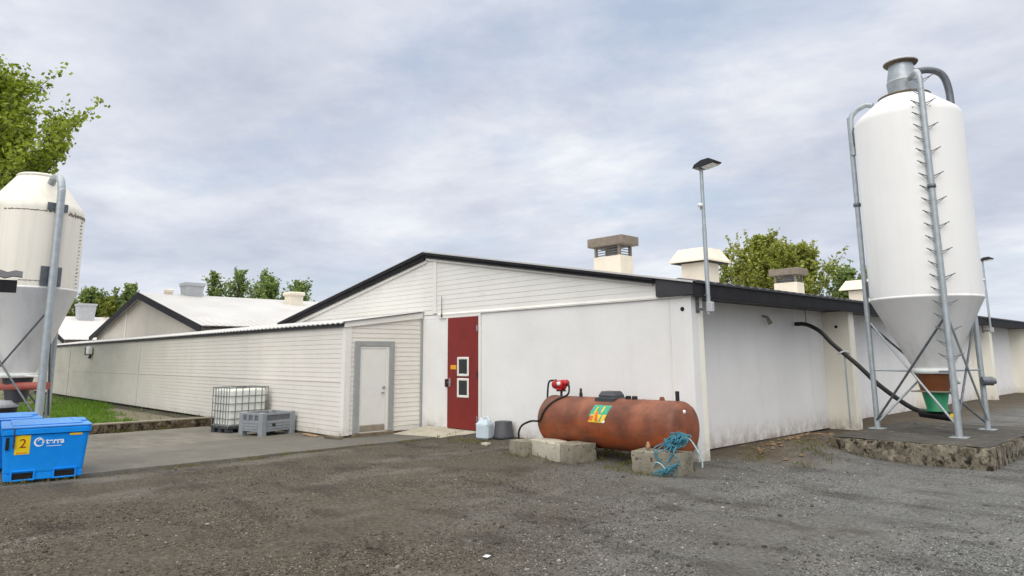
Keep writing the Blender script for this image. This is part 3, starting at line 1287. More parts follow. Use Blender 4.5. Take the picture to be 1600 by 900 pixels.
# ------------------------------------------------------------------ corridor (low lean-to)
YL = 7.59
XL = -13.13
XEND = -46.0
cor = empty('corridor', (-25, 8.4, 0), 0, 'long low cream corridor with horizontal cladding and a white door', 'corridor')
ZT = 2.34
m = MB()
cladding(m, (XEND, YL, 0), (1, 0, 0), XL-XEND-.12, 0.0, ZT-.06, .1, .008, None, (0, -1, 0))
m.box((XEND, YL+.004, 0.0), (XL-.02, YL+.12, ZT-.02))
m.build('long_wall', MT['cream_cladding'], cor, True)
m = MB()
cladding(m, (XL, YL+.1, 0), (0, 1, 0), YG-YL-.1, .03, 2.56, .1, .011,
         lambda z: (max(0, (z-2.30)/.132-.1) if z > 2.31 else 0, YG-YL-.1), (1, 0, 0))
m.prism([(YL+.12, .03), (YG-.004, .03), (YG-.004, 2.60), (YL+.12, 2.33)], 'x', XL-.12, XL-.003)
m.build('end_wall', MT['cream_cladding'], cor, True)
m = MB()
m.box((XL-.12, YL-.022, .02), (XL+.025, YL+.0, ZT-.03), bev=.004)
m.box((XL+.002, YL+.001, .02), (XL+.024, YL+.13, ZT-.03), bev=.004)
m.build('corner_trim', MT['trim_white'], cor, True)
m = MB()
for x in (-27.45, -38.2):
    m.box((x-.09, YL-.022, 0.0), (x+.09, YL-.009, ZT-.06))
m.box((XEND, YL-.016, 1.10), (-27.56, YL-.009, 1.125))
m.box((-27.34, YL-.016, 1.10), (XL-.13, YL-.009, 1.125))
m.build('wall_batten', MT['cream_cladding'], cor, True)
# sloping head board over the end wall
m = MB()
s2 = (2.63-2.37)/(YG-YL)
m.prism([(YL-.06, 2.24), (YL-.06, 2.355), (YG-.02, 2.62), (YG-.02, 2.49)], 'x', XL+.003, XL+.05)
m.build('verge_board', MT['trim_white'], cor, True)
# roof
m = MB()
n = int((XL+.08-XEND)/.11)
vs = []
for i in range(n+1):
    x = XEND+(XL+.08-XEND)*i/n
    dz = .012*(1 if i % 2 else -1)
    vs += [(x, YL-.12, 2.345+dz), (x, YG-.01, 2.635+dz)]
m.add(vs, [(2*i, 2*i+2, 2*i+3, 2*i+1) for i in range(n)])
vs2 = [(p[0], p[1], p[2]-.02) for p in vs]
m.add(vs2, [(2*i+1, 2*i+3, 2*i+2, 2*i) for i in range(n)])
b = [q for i in range(n+1) for q in (vs[2*i], vs2[2*i])]
m.add(b, [(2*i, 2*i+1, 2*i+3, 2*i+2) for i in range(n)])
m.build('roof', MT['roof_white'], cor, True)
m = MB()
m.box((XEND, YL-.07, ZT-.085), (XL+.03, YL-.024, ZT-.018))
m.build('eave_strip', MT['grey_soffit'], cor, True)
m = MB()
m.box((XEND, YL+.03, -.35), (-19.2, YL+.1, -.004))
m.build('foundation_gap', MT['dark_gap'], cor, True)
m = MB()
m.box((-19.19, YL+.02, -.35), (XL-.145, YL+.1, -.004))
m.box((XL-.14, YL+.02, -.3), (XL-.015, YG, .026))
m.build('foundation', MT['foundation'], cor, True)
# white door in a grey frame
y0, y1 = 7.80, 8.79
fr = MB()
fr.box((XL+.002, y0, .05), (XL+.045, y0+.13, 1.96), bev=.005)
fr.box((XL+.002, y1-.13, .05), (XL+.045, y1, 1.96), bev=.005)
fr.box((XL+.002, y0+.13, 1.85), (XL+.043, y1-.13, 1.96), bev=.005)
fr.build('door_frame', MT['grey_frame'], cor, True)
m = MB()
m.box((XL+.002, y0+.132, .07), (XL+.022, y0+.16, 1.848))
m.box((XL+.002, y1-.205, .07), (XL+.026, y1-.132, 1.848))
m.box((XL+.002, y0+.16, 1.80), (XL+.024, y1-.205, 1.848))
m.build('door_lining', MT['trim_white'], cor, True)
m = MB()
m.box((XL+.002, y0+.162, .20), (XL+.016, y1-.207, 1.795), bev=.004)
wd = m.build('door', MT['door_white'], cor, True, 'plain white door with a dull metal kick strip at its foot')
m = MB()
m.box((XL+.002, y0+.162, .075), (XL+.02, y1-.207, .19), bev=.004)
m.build('kick_plate', MT['flange'], wd, True)
m = MB()
m.lathe([(.0, .06), (.022, .06), (.03, .05), (.03, .016)], (XL, y1-.26, .98), 14, 'x')
m.build('door_lock', MT['chrome'], wd, True)
m = MB()
m.tube([(XL+.05, y1-.26, .86), (XL+.055, y1-.34, .86)], .011, 8)
m.tube([(XL+.014, y1-.26, .86), (XL+.05, y1-.26, .86)], .013, 8)
m.build('door_handle', MT['chrome'], wd, True)
m = MB()
m.box((XL+.001, y0-.02, -.12), (XL+.07, y1+.02, .045), bev=.01)
m.build('door_sill', MT['foundation'], cor, True)
m = MB()
m.box((XL+.003, YG-.05, .05), (XL+.04, YG-.003, 2.5), bev=.004)
m.build('junction_trim', MT['grey_frame'], cor, True)
# loose bricks and a board scrap at the corner of the corridor
for (x, y, l, a, lab) in ((-13.2, 7.42, .55, .1, 'longer stained stone sill lying under the corner of the corridor'),
                          (-14.15, 7.40, .62, -.05, 'thin pale board lying on the apron beside the grey crate')):
    m = MB()
    wb = lab.startswith('thin')
    m.box((-l/2, -.05, 0), (l/2, .05, .03 if wb else .05), bev=.008)
    o = m.build('wooden_board' if wb else 'stone_sill', MT['wood'] if wb else MT['foundation'])
    o.location = (x, y, apron_z(x, y)+.004)
    o.rotation_euler = (0, 0, a)
    tag(o, lab, 'board' if wb else 'stone')
# floodlight on the long wall
fl = empty('wall_light', (-34.0, YL-.02, 2.0), 0, 'small white floodlight mounted high on the long corridor wall', 'lamp')
m = MB()
m.box((-.28, -.20, -.16), (.10, -.02, .16), bev=.03)
m.build('lamp_housing', MT['white_plastic'], fl)
m = MB()
m.box((-.40, -.22, -.18), (-.285, -.02, .14), bev=.02)
m.build('lamp_visor', MT['black_plastic'], fl)
m = MB()
m.tube([(-.05, -.06, -.16), (-.05, -.09, -.34)], [.05, .06], 10)
m.build('motion_sensor', MT['black_plastic'], fl)


# ------------------------------------------------------------------ the two gabled barns beyond
def far_barn(x0, x1, rz, ez, yb, y1, label, roofmat, vents):
    rx = (x0+x1)/2
    b = empty('gabled_barn', (rx, (yb+y1)/2, 0), 0, label, 'barn', 'smaller gabled barns behind the corridor')
    sl = (rz-ez)/((x1-x0)/2)
    m = MB()
    cladding(m, (x0, yb, 0), (1, 0, 0), 0, 2.4, rz-.1, .12, .008,
             lambda z: (max(.1, (z-(ez-.1))/sl), min(x1-x0-.1, (x1-x0)-(z-(ez-.1))/sl)), (0, -1, 0))
    m.prism([(x0+.2, 0), (x1-.2, 0), (x1-.2, ez-.1), (rx, rz-.1), (x0+.2, ez-.1)], 'y', yb+.004, y1)
    m.build('wall', MT['far_cladding'], b, True)
    m = MB()
    for xa, za, xb, zb in ((x0-.25, ez-.25*sl, rx, rz), (rx, rz, x1+.25, ez-.25*sl)):
        n = 2
        m.add([(xa, yb-.25, za+.02), (xb, yb-.25, zb+.02), (xb, y1, zb+.02), (xa, y1, za+.02)], [(0, 1, 2, 3)])
        m.add([(xa, yb-.25, za-.02), (xb, yb-.25, zb-.02), (xb, y1, zb-.02), (xa, y1, za-.02)], [(3, 2, 1, 0)])
    yy = yb
    while yy < y1:
        m.tube([(x1+.27, yy, ez-.25*sl+.02), (x1-1.2, yy, ez+1.2*sl+.012)], .03, 6)
        yy += .3
    rf = m.build('roof', roofmat, b, True)
    for sgn, xe in ((-1, x0-.28), (1, x1+.28)):
        ze = ez-.28*sl
        m = MB()
        m.prism([(rx+.002*sgn, rz+.03), (xe, ze+.03), (xe, ze-.24), (rx+.002*sgn, rz-.26)], 'y', yb-.30, yb-.255)
        m.build('bargeboard', MT['black_trim'], b, True)
    m = MB()
    m.box((rx-2.6, yb-.03, 2.5), (rx-2.42, yb-.012, rz-2.5*sl-.1))
    m.build('wall_batten', MT['trim_white'], b, True)
    for kind, x, y, w, zt in vents:
        zb = rz-abs(x-rx)*sl
        m = MB()
        if kind == 'flare':
            m.add([(x-w*.4, y-w*.4, zb-.3), (x+w*.4, y-w*.4, zb-.3), (x+w*.4, y+w*.4, zb-.3), (x-w*.4, y+w*.4, zb-.3),
                   (x-w*.5, y-w*.5, zt), (x+w*.5, y-w*.5, zt), (x+w*.5, y+w*.5, zt), (x-w*.5, y+w*.5, zt)],
                  [(4, 5, 6, 7), (0, 1, 5, 4), (1, 2, 6, 5), (2, 3, 7, 6), (3, 0, 4, 7)])
            m.box((x-w*.53, y-w*.53, zt-.12), (x+w*.53, y+w*.53, zt+.03))
            vv = m.build('roof_vent', MT['vent_grey'], rf, True)
        else:
            m.box((x-w*.4, y-w*.4, zb-.3), (x+w*.4, y+w*.4, zt-.15), bev=.01)
            m.box((x-w*.5, y-w*.5, zt-.2), (x+w*.5, y+w*.5, zt), bev=.05)
            vv = m.build('roof_vent', MT['vent_cream'], rf, True)
    return b


far_barn(-42.5, -26.75, 4.60, 2.86, YG+.02, 34, 'white roofed gabled barn standing behind the middle of the corridor', MT['roof_white'],
         [('flare', -34.6, 11.65, .86, 5.15), ('box', -34.6, 10.6, .36, 4.84), ('box', -33.3, 16.2, .85, 4.92)])
far_barn(-65.0, -49.2, 4.62, 2.86, YG+.02, 34, 'rust streaked white roofed barn, farthest left beside the old silo', MT['roof_rusty'],
         [('flare', -56.0, 11.8, 1.1, 5.45)])


# ------------------------------------------------------------------ silos
def silo(name, ax, zb, zj, zsh, znk, rb, legs_at, paint, cone_paint, label, group, rl=.97, new=True):
    s = empty(name, (ax[0], ax[1], zb), 0, label, 'silo', group)
    X, Y = ax
    h = zb
    m = MB()
    m.lathe([(rb, zj), (rb, zj+.01), (rb, zsh-.12), (rb*.985, zsh-.04), (rb*.94, zsh+.02)], (X, Y, 0), 72, closed=True)
    bar = m.build('barrel', MT[paint], s, True)
    m = MB()
    m.lathe([(rb*.94, zsh+.02), (.40, znk), (.40, znk), (.38, znk+.01)], (X, Y, 0), 72)
    m.build('silo_roof', MT[paint], s, True)
    m = MB()
    m.lathe([(.27, 1.30), (rb*.996, zj-.005), (rb*1.004, zj), (rb*1.004, zj+.035), (rb, zj+.035)], (X, Y, 0), 72, closed=True)
    m.build('hopper_cone', MT[cone_paint], s, True)
    m = MB()
    m.lathe([(.27, 1.27), (.325, 1.27), (.325, 1.345), (.28, 1.36)], (X, Y, 0), 40)
    m.build('outlet_ring', MT['white_plastic'], s, True)
    P = []
    for a in legs_at:
        P.append((X+rl*math.cos(R(a)), Y+rl*math.sin(R(a))))
    return s, P


def brace(m, a, b, r=.021):
    m.tube([a, b], r, 8)


AXR = (-3.86, 13.57)
PL = [(-4.79, 13.42), (-3.37, 12.80), (-3.36, 14.45)]
ZB = .30
sr, _ = silo('feed_silo', AXR, ZB, 2.525, 5.84, 6.22, .865, [], 'silo_white', 'silo_cone',
             'tall clean white feed silo standing on a concrete plinth beside the barn', 'feed silos on steel legs')
# filling neck
m = MB()
m.lathe([(.40, 6.20), (.43, 6.20), (.43, 6.235), (.40, 6.25)], (*AXR, 0), 40)
m.build('neck_flange', MT['rim_brown'], sr, True)
m = MB()
nx, ny = AXR
m.lathe([(.24, 6.24), (.26, 6.50), (.265, 6.52), (.265, 6.52), (.25, 6.53), (.25, 6.56), (.21, 6.80), (.205, 6.86)][::1], (nx, ny, 0), 40)
m.build('filling_neck', MT['steel'], sr, True)
m = MB()
m.lathe([(.20, 6.85), (.27, 6.865), (.285, 6.885)], (nx, ny, 0), 40)
m.build('lid_rim', MT['rim_brown'], sr, True)
m = MB()
m.lathe([(.285, 6.888), (.292, 6.90), (.285, 6.915), (.24, 6.945), (.0, 6.96)], (nx, ny, 0), 40)
m.build('neck_lid', MT['vent_grey'], sr, True)
# legs
for i, (x, y) in enumerate(PL):
    dx, dy = x-AXR[0], y-AXR[1]
    l = math.hypot(dx, dy)
    ux, uy = dx/l, dy/l
    zt = 6.05 if i < 2 else 3.2
    m = MB()
    m.tube([(x, y, ZB+.012), (x, y, zt)], .05 if i == 1 else .045, 14)
    leg = m.build('leg', MT['steel'], sr, True)
    m = MB()
    m.box((x-.12, y-.12, ZB), (x+.12, y+.12, ZB+.014), bev=.003)
    m.build('foot_plate', MT['steel'], leg, True)
    # brackets to the barrel
    for z in ((2.75, 5.65) if i < 2 else (2.75,)):
        m = MB()
        Mx = Matrix.Translation((x-ux*.075, y-uy*.075, z)) @ Matrix.Rotation(math.atan2(uy, ux), 4, 'Z')
        m.box((-.02, -.17, -.15), (.0, .17, .15), Mx, bev=.004)
        for yy in (-.12, .12):
            for zz in (-.1, .1):
                m.box((0, yy-.02, zz-.02), (.012, yy+.02, zz+.02), Mx)
        m.build('leg_bracket', MT['steel_dark'], leg, True)
    for z in (4.35,):
        m = MB()
        m.lathe([(.052, -.03), (.066, -.03), (.066, .03), (.052, .03)], (x, y, z), 14)
        m.build('leg_joint', MT['steel_dark'], leg, True)
    # climbing pegs
    if i == 1:
        pm = None
        tx, ty = -uy, ux
        z = 1.55
        kk = 0
        while z < 6.4:
            for sgn in (-1, 1):
                if sgn == 1 and kk % 2:
                    continue
                q = MB()
                bx, by = x+tx*.04*sgn, y+ty*.04*sgn
                q.tube([(bx, by, z), (bx+tx*.15*sgn+ux*.05, by+ty*.15*sgn+uy*.05, z+.06)], .009, 6)
                q.tube([(bx, by, z-.05), (bx+tx*.11*sgn+ux*.03, by+ty*.11*sgn+uy*.03, z+.035)], .006, 6)
                q.build('climbing_peg', MT['peg_steel'], leg, True)
            z += .212
            kk += 1
    if i == 0:
        z = 2.7
        tx, ty = -uy, ux
        while z < 5.6:
            q = MB()
            q.tube([(x-ux*.02, y-uy*.02, z), (x-ux*.02+tx*-.085, y-uy*.02+ty*-.085, z+.01)], .010, 6)
            q.build('bolt', MT['steel_dark'], leg, True)
            z += .075
# filler pipe: top of the left leg curves over on to the roof; the front one onto the neck, an outlet bend at the back
m = MB()
x, y = PL[0]
m.tube(curve_pts([(x+.03, y-.02, 5.3), (x+.03, y-.02, 5.95), (x+.10, y+.01, 6.14), (x+.27, y+.05, 6.23), (x+.42, y+.06, 6.20)], 8), .05, 14)
m.build('vent_pipe', MT['steel'], sr, True)
x, y = PL[1]
m = MB()
m.tube(curve_pts([(x, y, 6.05), (x-.01, y+.02, 6.28), (x-.08, y+.12, 6.42), (x-.28, y+.48, 6.46)], 8), .048, 14)
m.build('filler_pipe', MT['steel'], sr, True)
m = MB()
m.tube(curve_pts([(AXR[0]+.16, AXR[1]+.14, 6.72), (AXR[0]+.36, AXR[1]+.36, 6.76), (AXR[0]+.52, AXR[1]+.52, 6.66), (AXR[0]+.58, AXR[1]+.60, 6.35), (AXR[0]+.58, AXR[1]+.60, 5.75)], 8), .062, 14)
m.build('return_pipe', MT['steel_dark'], sr, True)
for i, j in ((0, 1), (1, 2), (2, 0)):
    a, b = PL[i], PL[j]
    for z0, z1 in ((2.18, .42), (.42, 2.18)):
        m = MB()
        o = .018 if z0 > 1 else -.018
        brace(m, (a[0]+o, a[1]+o, z0), (b[0]+o, b[1]+o, z1), .019)
        m.build('brace', MT['steel_dark'] if z0 < 1 else MT['steel'], sr, True)
for (x, y) in PL:
    m = MB()
    dx, dy = AXR[0]-x, AXR[1]-y
    m.tube([(x, y, 1.32), (x+dx*.68, y+dy*.68, 1.31)], .016, 8)
    m.build('strut', MT['steel'], sr, True)
# boot under the cone
m = MB()
m.lathe([(.285, 1.265), (.215, .985)], (*AXR, 0), 36)
m.build('boot', MT['brown_hopper'], sr, True)
m = MB()
m.box((AXR[0]-.30, AXR[1]-.26, .96), (AXR[0]+.24, AXR[1]+.26, .982), Matrix.Identity(4), bev=.004)
m.build('slide_plate', MT['flange'], sr, True)
m = MB()
m.lathe([(.205, .955), (.15, .68), (.17, .67), (.17, .64)], (*AXR, 0), 36)
m.build('auger_hopper', MT['green_plastic'], sr, True)
m = MB()
m.tube([(AXR[0]-.28, AXR[1]+.09, .595), (AXR[0]+.22, AXR[1]-.07, .56)], .075, 14)
m.build('auger_boot', MT['black_plastic'], sr, True)
m = MB()
m.tube([(AXR[0]+.20, AXR[1]-.06, .56), (AXR[0]+.31, AXR[1]-.10, .545)], .06, 14)
m.build('boot_cap', MT['yellow_paint'], sr, True)
m = MB()
m.tube([(AXR[0]+.26, AXR[1]+.1, 1.12), (AXR[0]+.38, AXR[1]+.05, 1.16)], .05, 10)
m.build('boot_knob', MT['white_plastic'], sr, True)
m = MB()
x, y = PL[2]
m.tube([(x+.02, y-.12, 1.13), (x+.16, y-.02, 1.13)], .075, 16)
m.tube([(x+.16, y-.02, 1.13), (x+.20, y+.0, 1.13)], .05, 16)
m.build('motor', MT['steel_dark'], sr, True)

# feed hose from the barn wall down into the auger boot
hz = empty('feed_hose', (-6.0, 14.3, 0), 0, 'thick black feed hose curving from the side wall down to the silo outlet', 'hose')
hp = curve_pts([(-6.62, 14.44, 2.24), (-6.33, 14.35, 2.215), (-6.02, 14.26, 2.06), (-5.74, 14.17, 1.79), (-5.27, 14.02, 1.41), (-4.9, 13.9, 1.07), (-4.54, 13.79, .81), (-4.28, 13.71, .66), (-4.05, 13.63, .60)], 8)
m = MB()
m.tube(hp, .042, 12)
m.build('hose_tube', MT['black_rubber'], hz, True)
m = MB()
m.tube([(-5.52, 14.10, ZB-.1), (-5.52, 14.10, 1.62)], .017, 8)
m.tube([(-5.6, 14.03, 1.62), (-5.52, 14.10, 1.66), (-5.44, 14.16, 1.62)], .02, 8)
m.build('hose_prop', MT['steel'], hz, True)
m = MB()
m.tube([(-6.34, 14.36, 2.22), (-6.34, 14.36, 2.53)], .008, 6)
m.build('hanger', MT['steel_dark'], hz, True)


# plinth
def rough_box(lo, hi, M, amp, step, seed):
    """concrete block: gridded faces with knocked edges"""
    m = MB()
    lo, hi = Vector(lo), Vector(hi)
    c = (lo+hi)/2
    half = (hi-lo)/2
    for ax in range(3):
        for s in (-1, 1):
            u, v = [k for k in range(3) if k != ax]
            nu = max(2, int((hi[u]-lo[u])/step))
            nv = max(2, int((hi[v]-lo[v])/step))
            vs = []
            for j in range(nv+1):
                for i in range(nu+1):
                    p = Vector((0, 0, 0))
                    p[ax] = hi[ax] if s > 0 else lo[ax]
                    p[u] = lo[u]+(hi[u]-lo[u])*i/nu
                    p[v] = lo[v]+(hi[v]-lo[v])*j/nv
                    d = noise.noise_vector(p*6+Vector((seed, 0, 0)))*amp+noise.noise_vector(p*17+Vector((seed, 5, 0)))*amp*.5
                    q = p+d
                    # round the edges a little
                    e = sum(1 for k in range(3) if abs(abs(p[k]-c[k])-half[k]) < 1e-5)
                    if e >= 2:
                        q += (c-p).normalized()*amp*1.1*(1+noise.noise(p*9+Vector((0, seed, 0))))
                    vs.append(M @ q)
            fs = []
            for j in range(nv):
                for i in range(nu):
                    a = j*(nu+1)+i
                    f = (a, a+1, a+nu+2, a+nu+1)
                    flip = (s < 0) ^ (ax == 1)
                    fs.append(f[::-1] if flip else f)
            m.add(vs, fs, True)
    return m


pl = empty('concrete_plinth', (-3.95, 13.4, 0), 0, 'rough stained concrete plinth under the tall white silo', 'plinth')
rough_box((-4.92, 11.60, -.25), (-2.68, 15.35, .296), Matrix.Translation((0, 0, 0)) @ Matrix.Identity(4), .016, .07, 1.0).build('plinth_block', MT['plinth_concrete'], pl, True)
m = MB()
nxp, nyp = 30, 44
vs = []
for j in range(nyp+1):
    for i in range(nxp+1):
        x = -4.88+(2.16)*i/nxp
        y = 11.66+3.64*j/nyp
        vs.append((x, y, .305+.008*noise.noise(Vector((x*3, y*3, 0)))))
m.add(vs, [(j*(nxp+1)+i, j*(nxp+1)+i+1, (j+1)*(nxp+1)+i+1, (j+1)*(nxp+1)+i) for j in range(nyp) for i in range(nxp)], True)
m.build('plinth_top', MT['plinth_top'], pl, True)


# ---- old silo on the left
AXL = (-16.86, 2.50)
ZL = apron_z(-16.86, 2.5)
LA = [15, 135, 255]
sl, PLL = silo('feed_silo', AXL, ZL, 2.98, 4.68, 5.30, .865, LA, 'silo_old', 'silo_cone',
               'shorter old cream feed silo with peeling paint, cut by the left edge', 'feed silos on steel legs', rl=.955)
m = MB()
m.lathe([(.385, 5.295), (.40, 5.30), (.405, 5.33), (.37, 5.36), (.0, 5.39)], (*AXL, 0), 40)
m.build('neck_lid', MT['silo_old'], sl, True)
m = MB()
m.lathe([(.395, 5.275), (.41, 5.275), (.41, 5.293), (.395, 5.295)], (*AXL, 0), 40)
m.build('neck_flange', MT['flange'], sl, True)
for i, (x, y) in enumerate(PLL):
    a = R(LA[i])
    ux, uy = math.cos(a), math.sin(a)
    m = MB()
    if i == 0:
        m.tube(curve_pts([(x, y, ZL+.012), (x, y, 2.0), (x, y, 4.6), (x-ux*.02, y-uy*.02, 4.98), (x-ux*.13, y-uy*.13, 5.2), (x-ux*.34, y-uy*.34, 5.24), (x-ux*.47, y-uy*.47, 5.13)], 8), .072, 14)
    else:
        m.tube([(x, y, ZL+.012), (x, y, 4.2)], .05, 14)
    leg = m.build('leg', MT['steel'], sl, True)
    m = MB()
    m.box((x-.13, y-.13, ZL), (x+.13, y+.13, ZL+.014))
    m.build('foot_plate', MT['steel'], leg, True)
    for z, hh in ((3.22, .19), (4.60, .08)):
        m = MB()
        Mx = Matrix.Translation((x-ux*.085, y-uy*.085, z)) @ Matrix.Rotation(a, 4, 'Z')
        m.box((-.01, -.19, -hh), (.01, .19, hh), Mx, bev=.004)
        m.build('leg_bracket', MT['steel_dark'], leg, True)
    # bolt line along the barrel
for i, j in ((0, 1), (1, 2), (2, 0)):
    a, b = PLL[i], PLL[j]
    for z0, z1 in ((2.55, .45), (.45, 2.55)):
        m = MB()
        o = .018 if z0 > 1 else -.018
        brace(m, (a[0]+o, a[1]+o, z0), (b[0]+o, b[1]+o, z1), .019)
        m.build('brace', MT['steel_dark'], sl, True)
for (x, y) in PLL:
    dx, dy = AXL[0]-x, AXL[1]-y
    m = MB()
    m.tube([(x, y, 1.30), (x+dx*.68, y+dy*.68, 1.30)], .018, 8)
    m.build('strut', MT['white_plastic'], sl, True)
# peeled paint: ragged bare-steel flakes along the shoulder seam and the edge
def flake_band(zc, a0, a1, w, seed, thick=.003):
    m = MB()
    r = .865+thick
    n = 60
    vs = []
    for i in range(n+1):
        a = R(a0+(a1-a0)*i/n)
        w1 = w*max(0.03, .5+1.2*noise.fractal(Vector((i*.35, seed, 0)), 1, 2, 4))
        w2 = w*max(0.03, .5+1.2*noise.fractal(Vector((i*.35, seed+9, 3)), 1, 2, 4))
        vs += [(AXL[0]+r*math.cos(a), AXL[1]+r*math.sin(a), zc-w1), (AXL[0]+r*math.cos(a), AXL[1]+r*math.sin(a), zc+w2)]
    m.add(vs, [(2*i, 2*i+2, 2*i+3, 2*i+1) for i in range(n)])
    return m


flake_band(4.50, -45, 14, .018, 1).build('peeled_patch', MT['vent_concrete'], sl, True)
flake_band(4.50, 30, 75, .055, 4).build('peeled_patch', MT['vent_concrete'], sl, True)
flake_band(3.12, -20, 12, .014, 8).build('peeled_patch', MT['vent_concrete'], sl, True)
m = MB()
for i in range(20):
    z = 3.05+i*.075
    a = R(56)+random.uniform(-.02, .02)
    m.tube([(AXL[0]+.86*math.cos(a), AXL[1]+.86*math.sin(a), z), (AXL[0]+.895*math.cos(a), AXL[1]+.895*math.sin(a), z+.01)], random.uniform(.006, .013), 6)
o = m.build('seam_bolts', MT['vent_concrete'], sl, True)
m = MB()
m.lathe([(.26, 1.265), (.20, .95), (.18, .8)], (*AXL, 0), 32)
m.build('boot', MT['charcoal_plastic'], sl, True)
m = MB()
m.tube([(-18.2, 1.35, 1.07), (-16.05, 2.86, 1.12)], .075, 14)
m.build('auger_pipe', MT['red_pipe'], sl, True)
# dark feed bin under the old silo
fb = empty('feed_bin', (-16.95, 2.2, ZL), R(20), 'dark bin with a pale lid under the left silo', 'bin')
m = MB()
m.lathe([(.30, 0), (.36, .80), (.37, .80)], (0, 0, 0), 28)
m.build('bin_body', MT['charcoal_plastic'], fb)
m = MB()
m.lathe([(.385, .79), (.40, .83), (.33, .92), (.0, .94)], (0, 0, 0), 28)
m.build('bin_lid', MT['vent_grey'], fb)

# small shed roof poking in at the far left, in front of the old silo
sh = empty('lean_to_shelter', (-11.6, .9, 0), 0, 'dark corrugated shelter roof edge poking in from the left frame edge', 'shelter')
m = MB()
n = 26
vs = []
ca = Vector((-.14, -.99, 0)).normalized()
cb = Vector((-.99, .14, 0)).normalized()
o0 = Vector((-10.86, 1.54, 2.665))
for i in range(n+1):
    p = o0+ca*(2.4*i/n)
    dz = .018*math.sin(i*math.pi*.5*1.5)
    vs += [(p.x, p.y, p.z+dz), (p.x+cb.x*1.6, p.y+cb.y*1.6, p.z+dz+.24)]
vs = vs+[(a, b, c-.012) for a, b, c in vs]
N2 = 2*(n+1)
fs = [(2*i, 2*i+2, 2*i+3, 2*i+1) for i in range(n)]+[(N2+2*i+1, N2+2*i+3, N2+2*i+2, N2+2*i) for i in range(n)]
fs += [(2*i, N2+2*i, N2+2*i+2, 2*i+2) for i in range(n)]
fs += [(0, 1, N2+1, N2)]
m.add(vs, fs)
m.build('roof_sheet', MT['grey_soffit'], sh, True)
m = MB()
Mx = Matrix((ca, cb, Vector((0, 0, 1)))).transposed().to_4x4()
Mx.translation = o0+Vector((0, 0, -.20))
m.box((.05, .03, -.0), (2.4, .09, .16), Mx)
m.build('roof_beam', MT['black_trim'], sh, True)
m = MB()
for u in (1.4, 2.3):
    p = o0+ca*u
    m.box((p.x-.05, p.y+.05, 0), (p.x+.05, p.y+.15, 2.6))
m.build('shelter_post', MT['wood'], sh, True)


# ------------------------------------------------------------------ lamp posts
def lamp_post(loc, label):
    o = empty('lamp_post', loc, 0, label, 'lamp post', 'lamp posts on the barn eave')
    m = MB()
    m.tube([(0, 0, -.12), (0, 0, 1.25)], .034, 12)
    m.tube([(0, 0, 1.25), (0, 0, 2.22)], .029, 12)
    m.build('pole', MT['steel'], o)
    m = MB()
    m.box((-.22, -.03, .16), (.0, .03, .20))
    m.box((-.22, -.03, -.06), (.0, .03, -.02))
    m.box((-.23, -.06, -.1), (-.2, .06, .26), bev=.004)
    m.build('wall_bracket', MT['steel_dark'], o)
    m = MB()
    m.box((-.02, -.045, -.09), (.08, .045, .07), bev=.01)
    m.build('junction_box', MT['vent_grey'], o)
    # head: shallow slanted flood lamp
    Mx = Matrix.Translation((0, 0, 2.24)) @ Matrix.Rotation(R(-8), 4, 'Y')
    m = MB()
    prof = [(-.09, 0), (-.05, .05), (.08, .085), (.22, .075), (.31, .01), (.29, -.01), (.02, -.015)]
    m.prism(prof, 'y', -.12, .12, Mx)
    m.build('lamp_head', MT['black_plastic'], o)
    m = MB()
    m.box((.05, -.10, -.032), (.27, .10, -.016), Mx, bev=.004)
    m.build('lamp_lens', MT['lamp_glass'], o)
    m = MB()
    m.lathe([(.0, .03), (.035, .025), (.045, 0), (.035, -.03), (0, -.04)], (-.02, -.05, 1.62), 12)
    m.tube([(-.05, -.03, 1.56), (.0, 0, 1.60)], .018, 8)
    m.build('light_sensor', MT['white_plastic'], o)
    return o


l1 = lamp_post((-5.82, 9.74, 2.36), 'taller looking near lamp post, bracketed on the front corner of the barn')
l2 = copy_tree(l1)
l2.location = (-5.82, 26.75, 2.36)
l2['label'] = 'far lamp post on the side eave, half hidden behind the tall white silo'

# ------------------------------------------------------------------ fuel tank
tk = empty('fuel_tank', (-7.2, 8.93, 0), 0, 'rusty orange brown cylindrical fuel tank lying on concrete blocks', 'tank')
TY, TZ, TR = 8.93, .55, .395
x0, x1 = -8.47, -5.80
m = MB()
pr = [(0.0, x0-.06), (.16, x0-.055), (.28, x0-.03), (.355, x0+.0), (TR, x0+.05), (TR, x0+.05), (TR+.004, x0+.055), (TR+.004, x0+.075), (TR, x0+.08), (TR, x0+.08)]
pr += [(TR, x0+.9), (TR+.003, x0+.91), (TR+.003, x0+.925), (TR, x0+.935), (TR, x0+1.9), (TR+.003, x0+1.91), (TR+.003, x0+1.925), (TR, x0+1.935)]
pr += [(TR, x1-.09), (TR, x1-.09), (TR-.006, x1-.085), (TR-.006, x1-.06), (.36, x1-.01), (.28, x1+.025), (.16, x1+.045), (0, x1+.05)]
m.lathe([(a, b) for a, b in pr], (0, TY, TZ), 64, 'x')
m.build('tank_shell', MT['rusty_tank'], tk, True)
top = TZ+TR
m = MB()
m.box((-7.33, TY-.17, top-.06), (-6.99, TY+.17, top+.105), bev=.06)
m.box((-7.35, TY-.19, top-.06), (-6.97, TY+.19, top+.012), bev=.008)
m.build('manhole_cover', MT['charcoal_plastic'], tk, True)
m = MB()
m.tube([(-5.93, TY, top-.02), (-5.93, TY, top+.14)], .03, 12)
m.build('breather_pipe', MT['black_plastic'], tk, True)
m = MB()
m.tube([(-7.80, TY, top-.01), (-7.80, TY, top+.06)], .03, 10)
m.tube([(-7.80, TY, top+.06), (-7.80, TY, top+.13)], .02, 10)
m.build('filler_stub', MT['black_plastic'], tk, True)
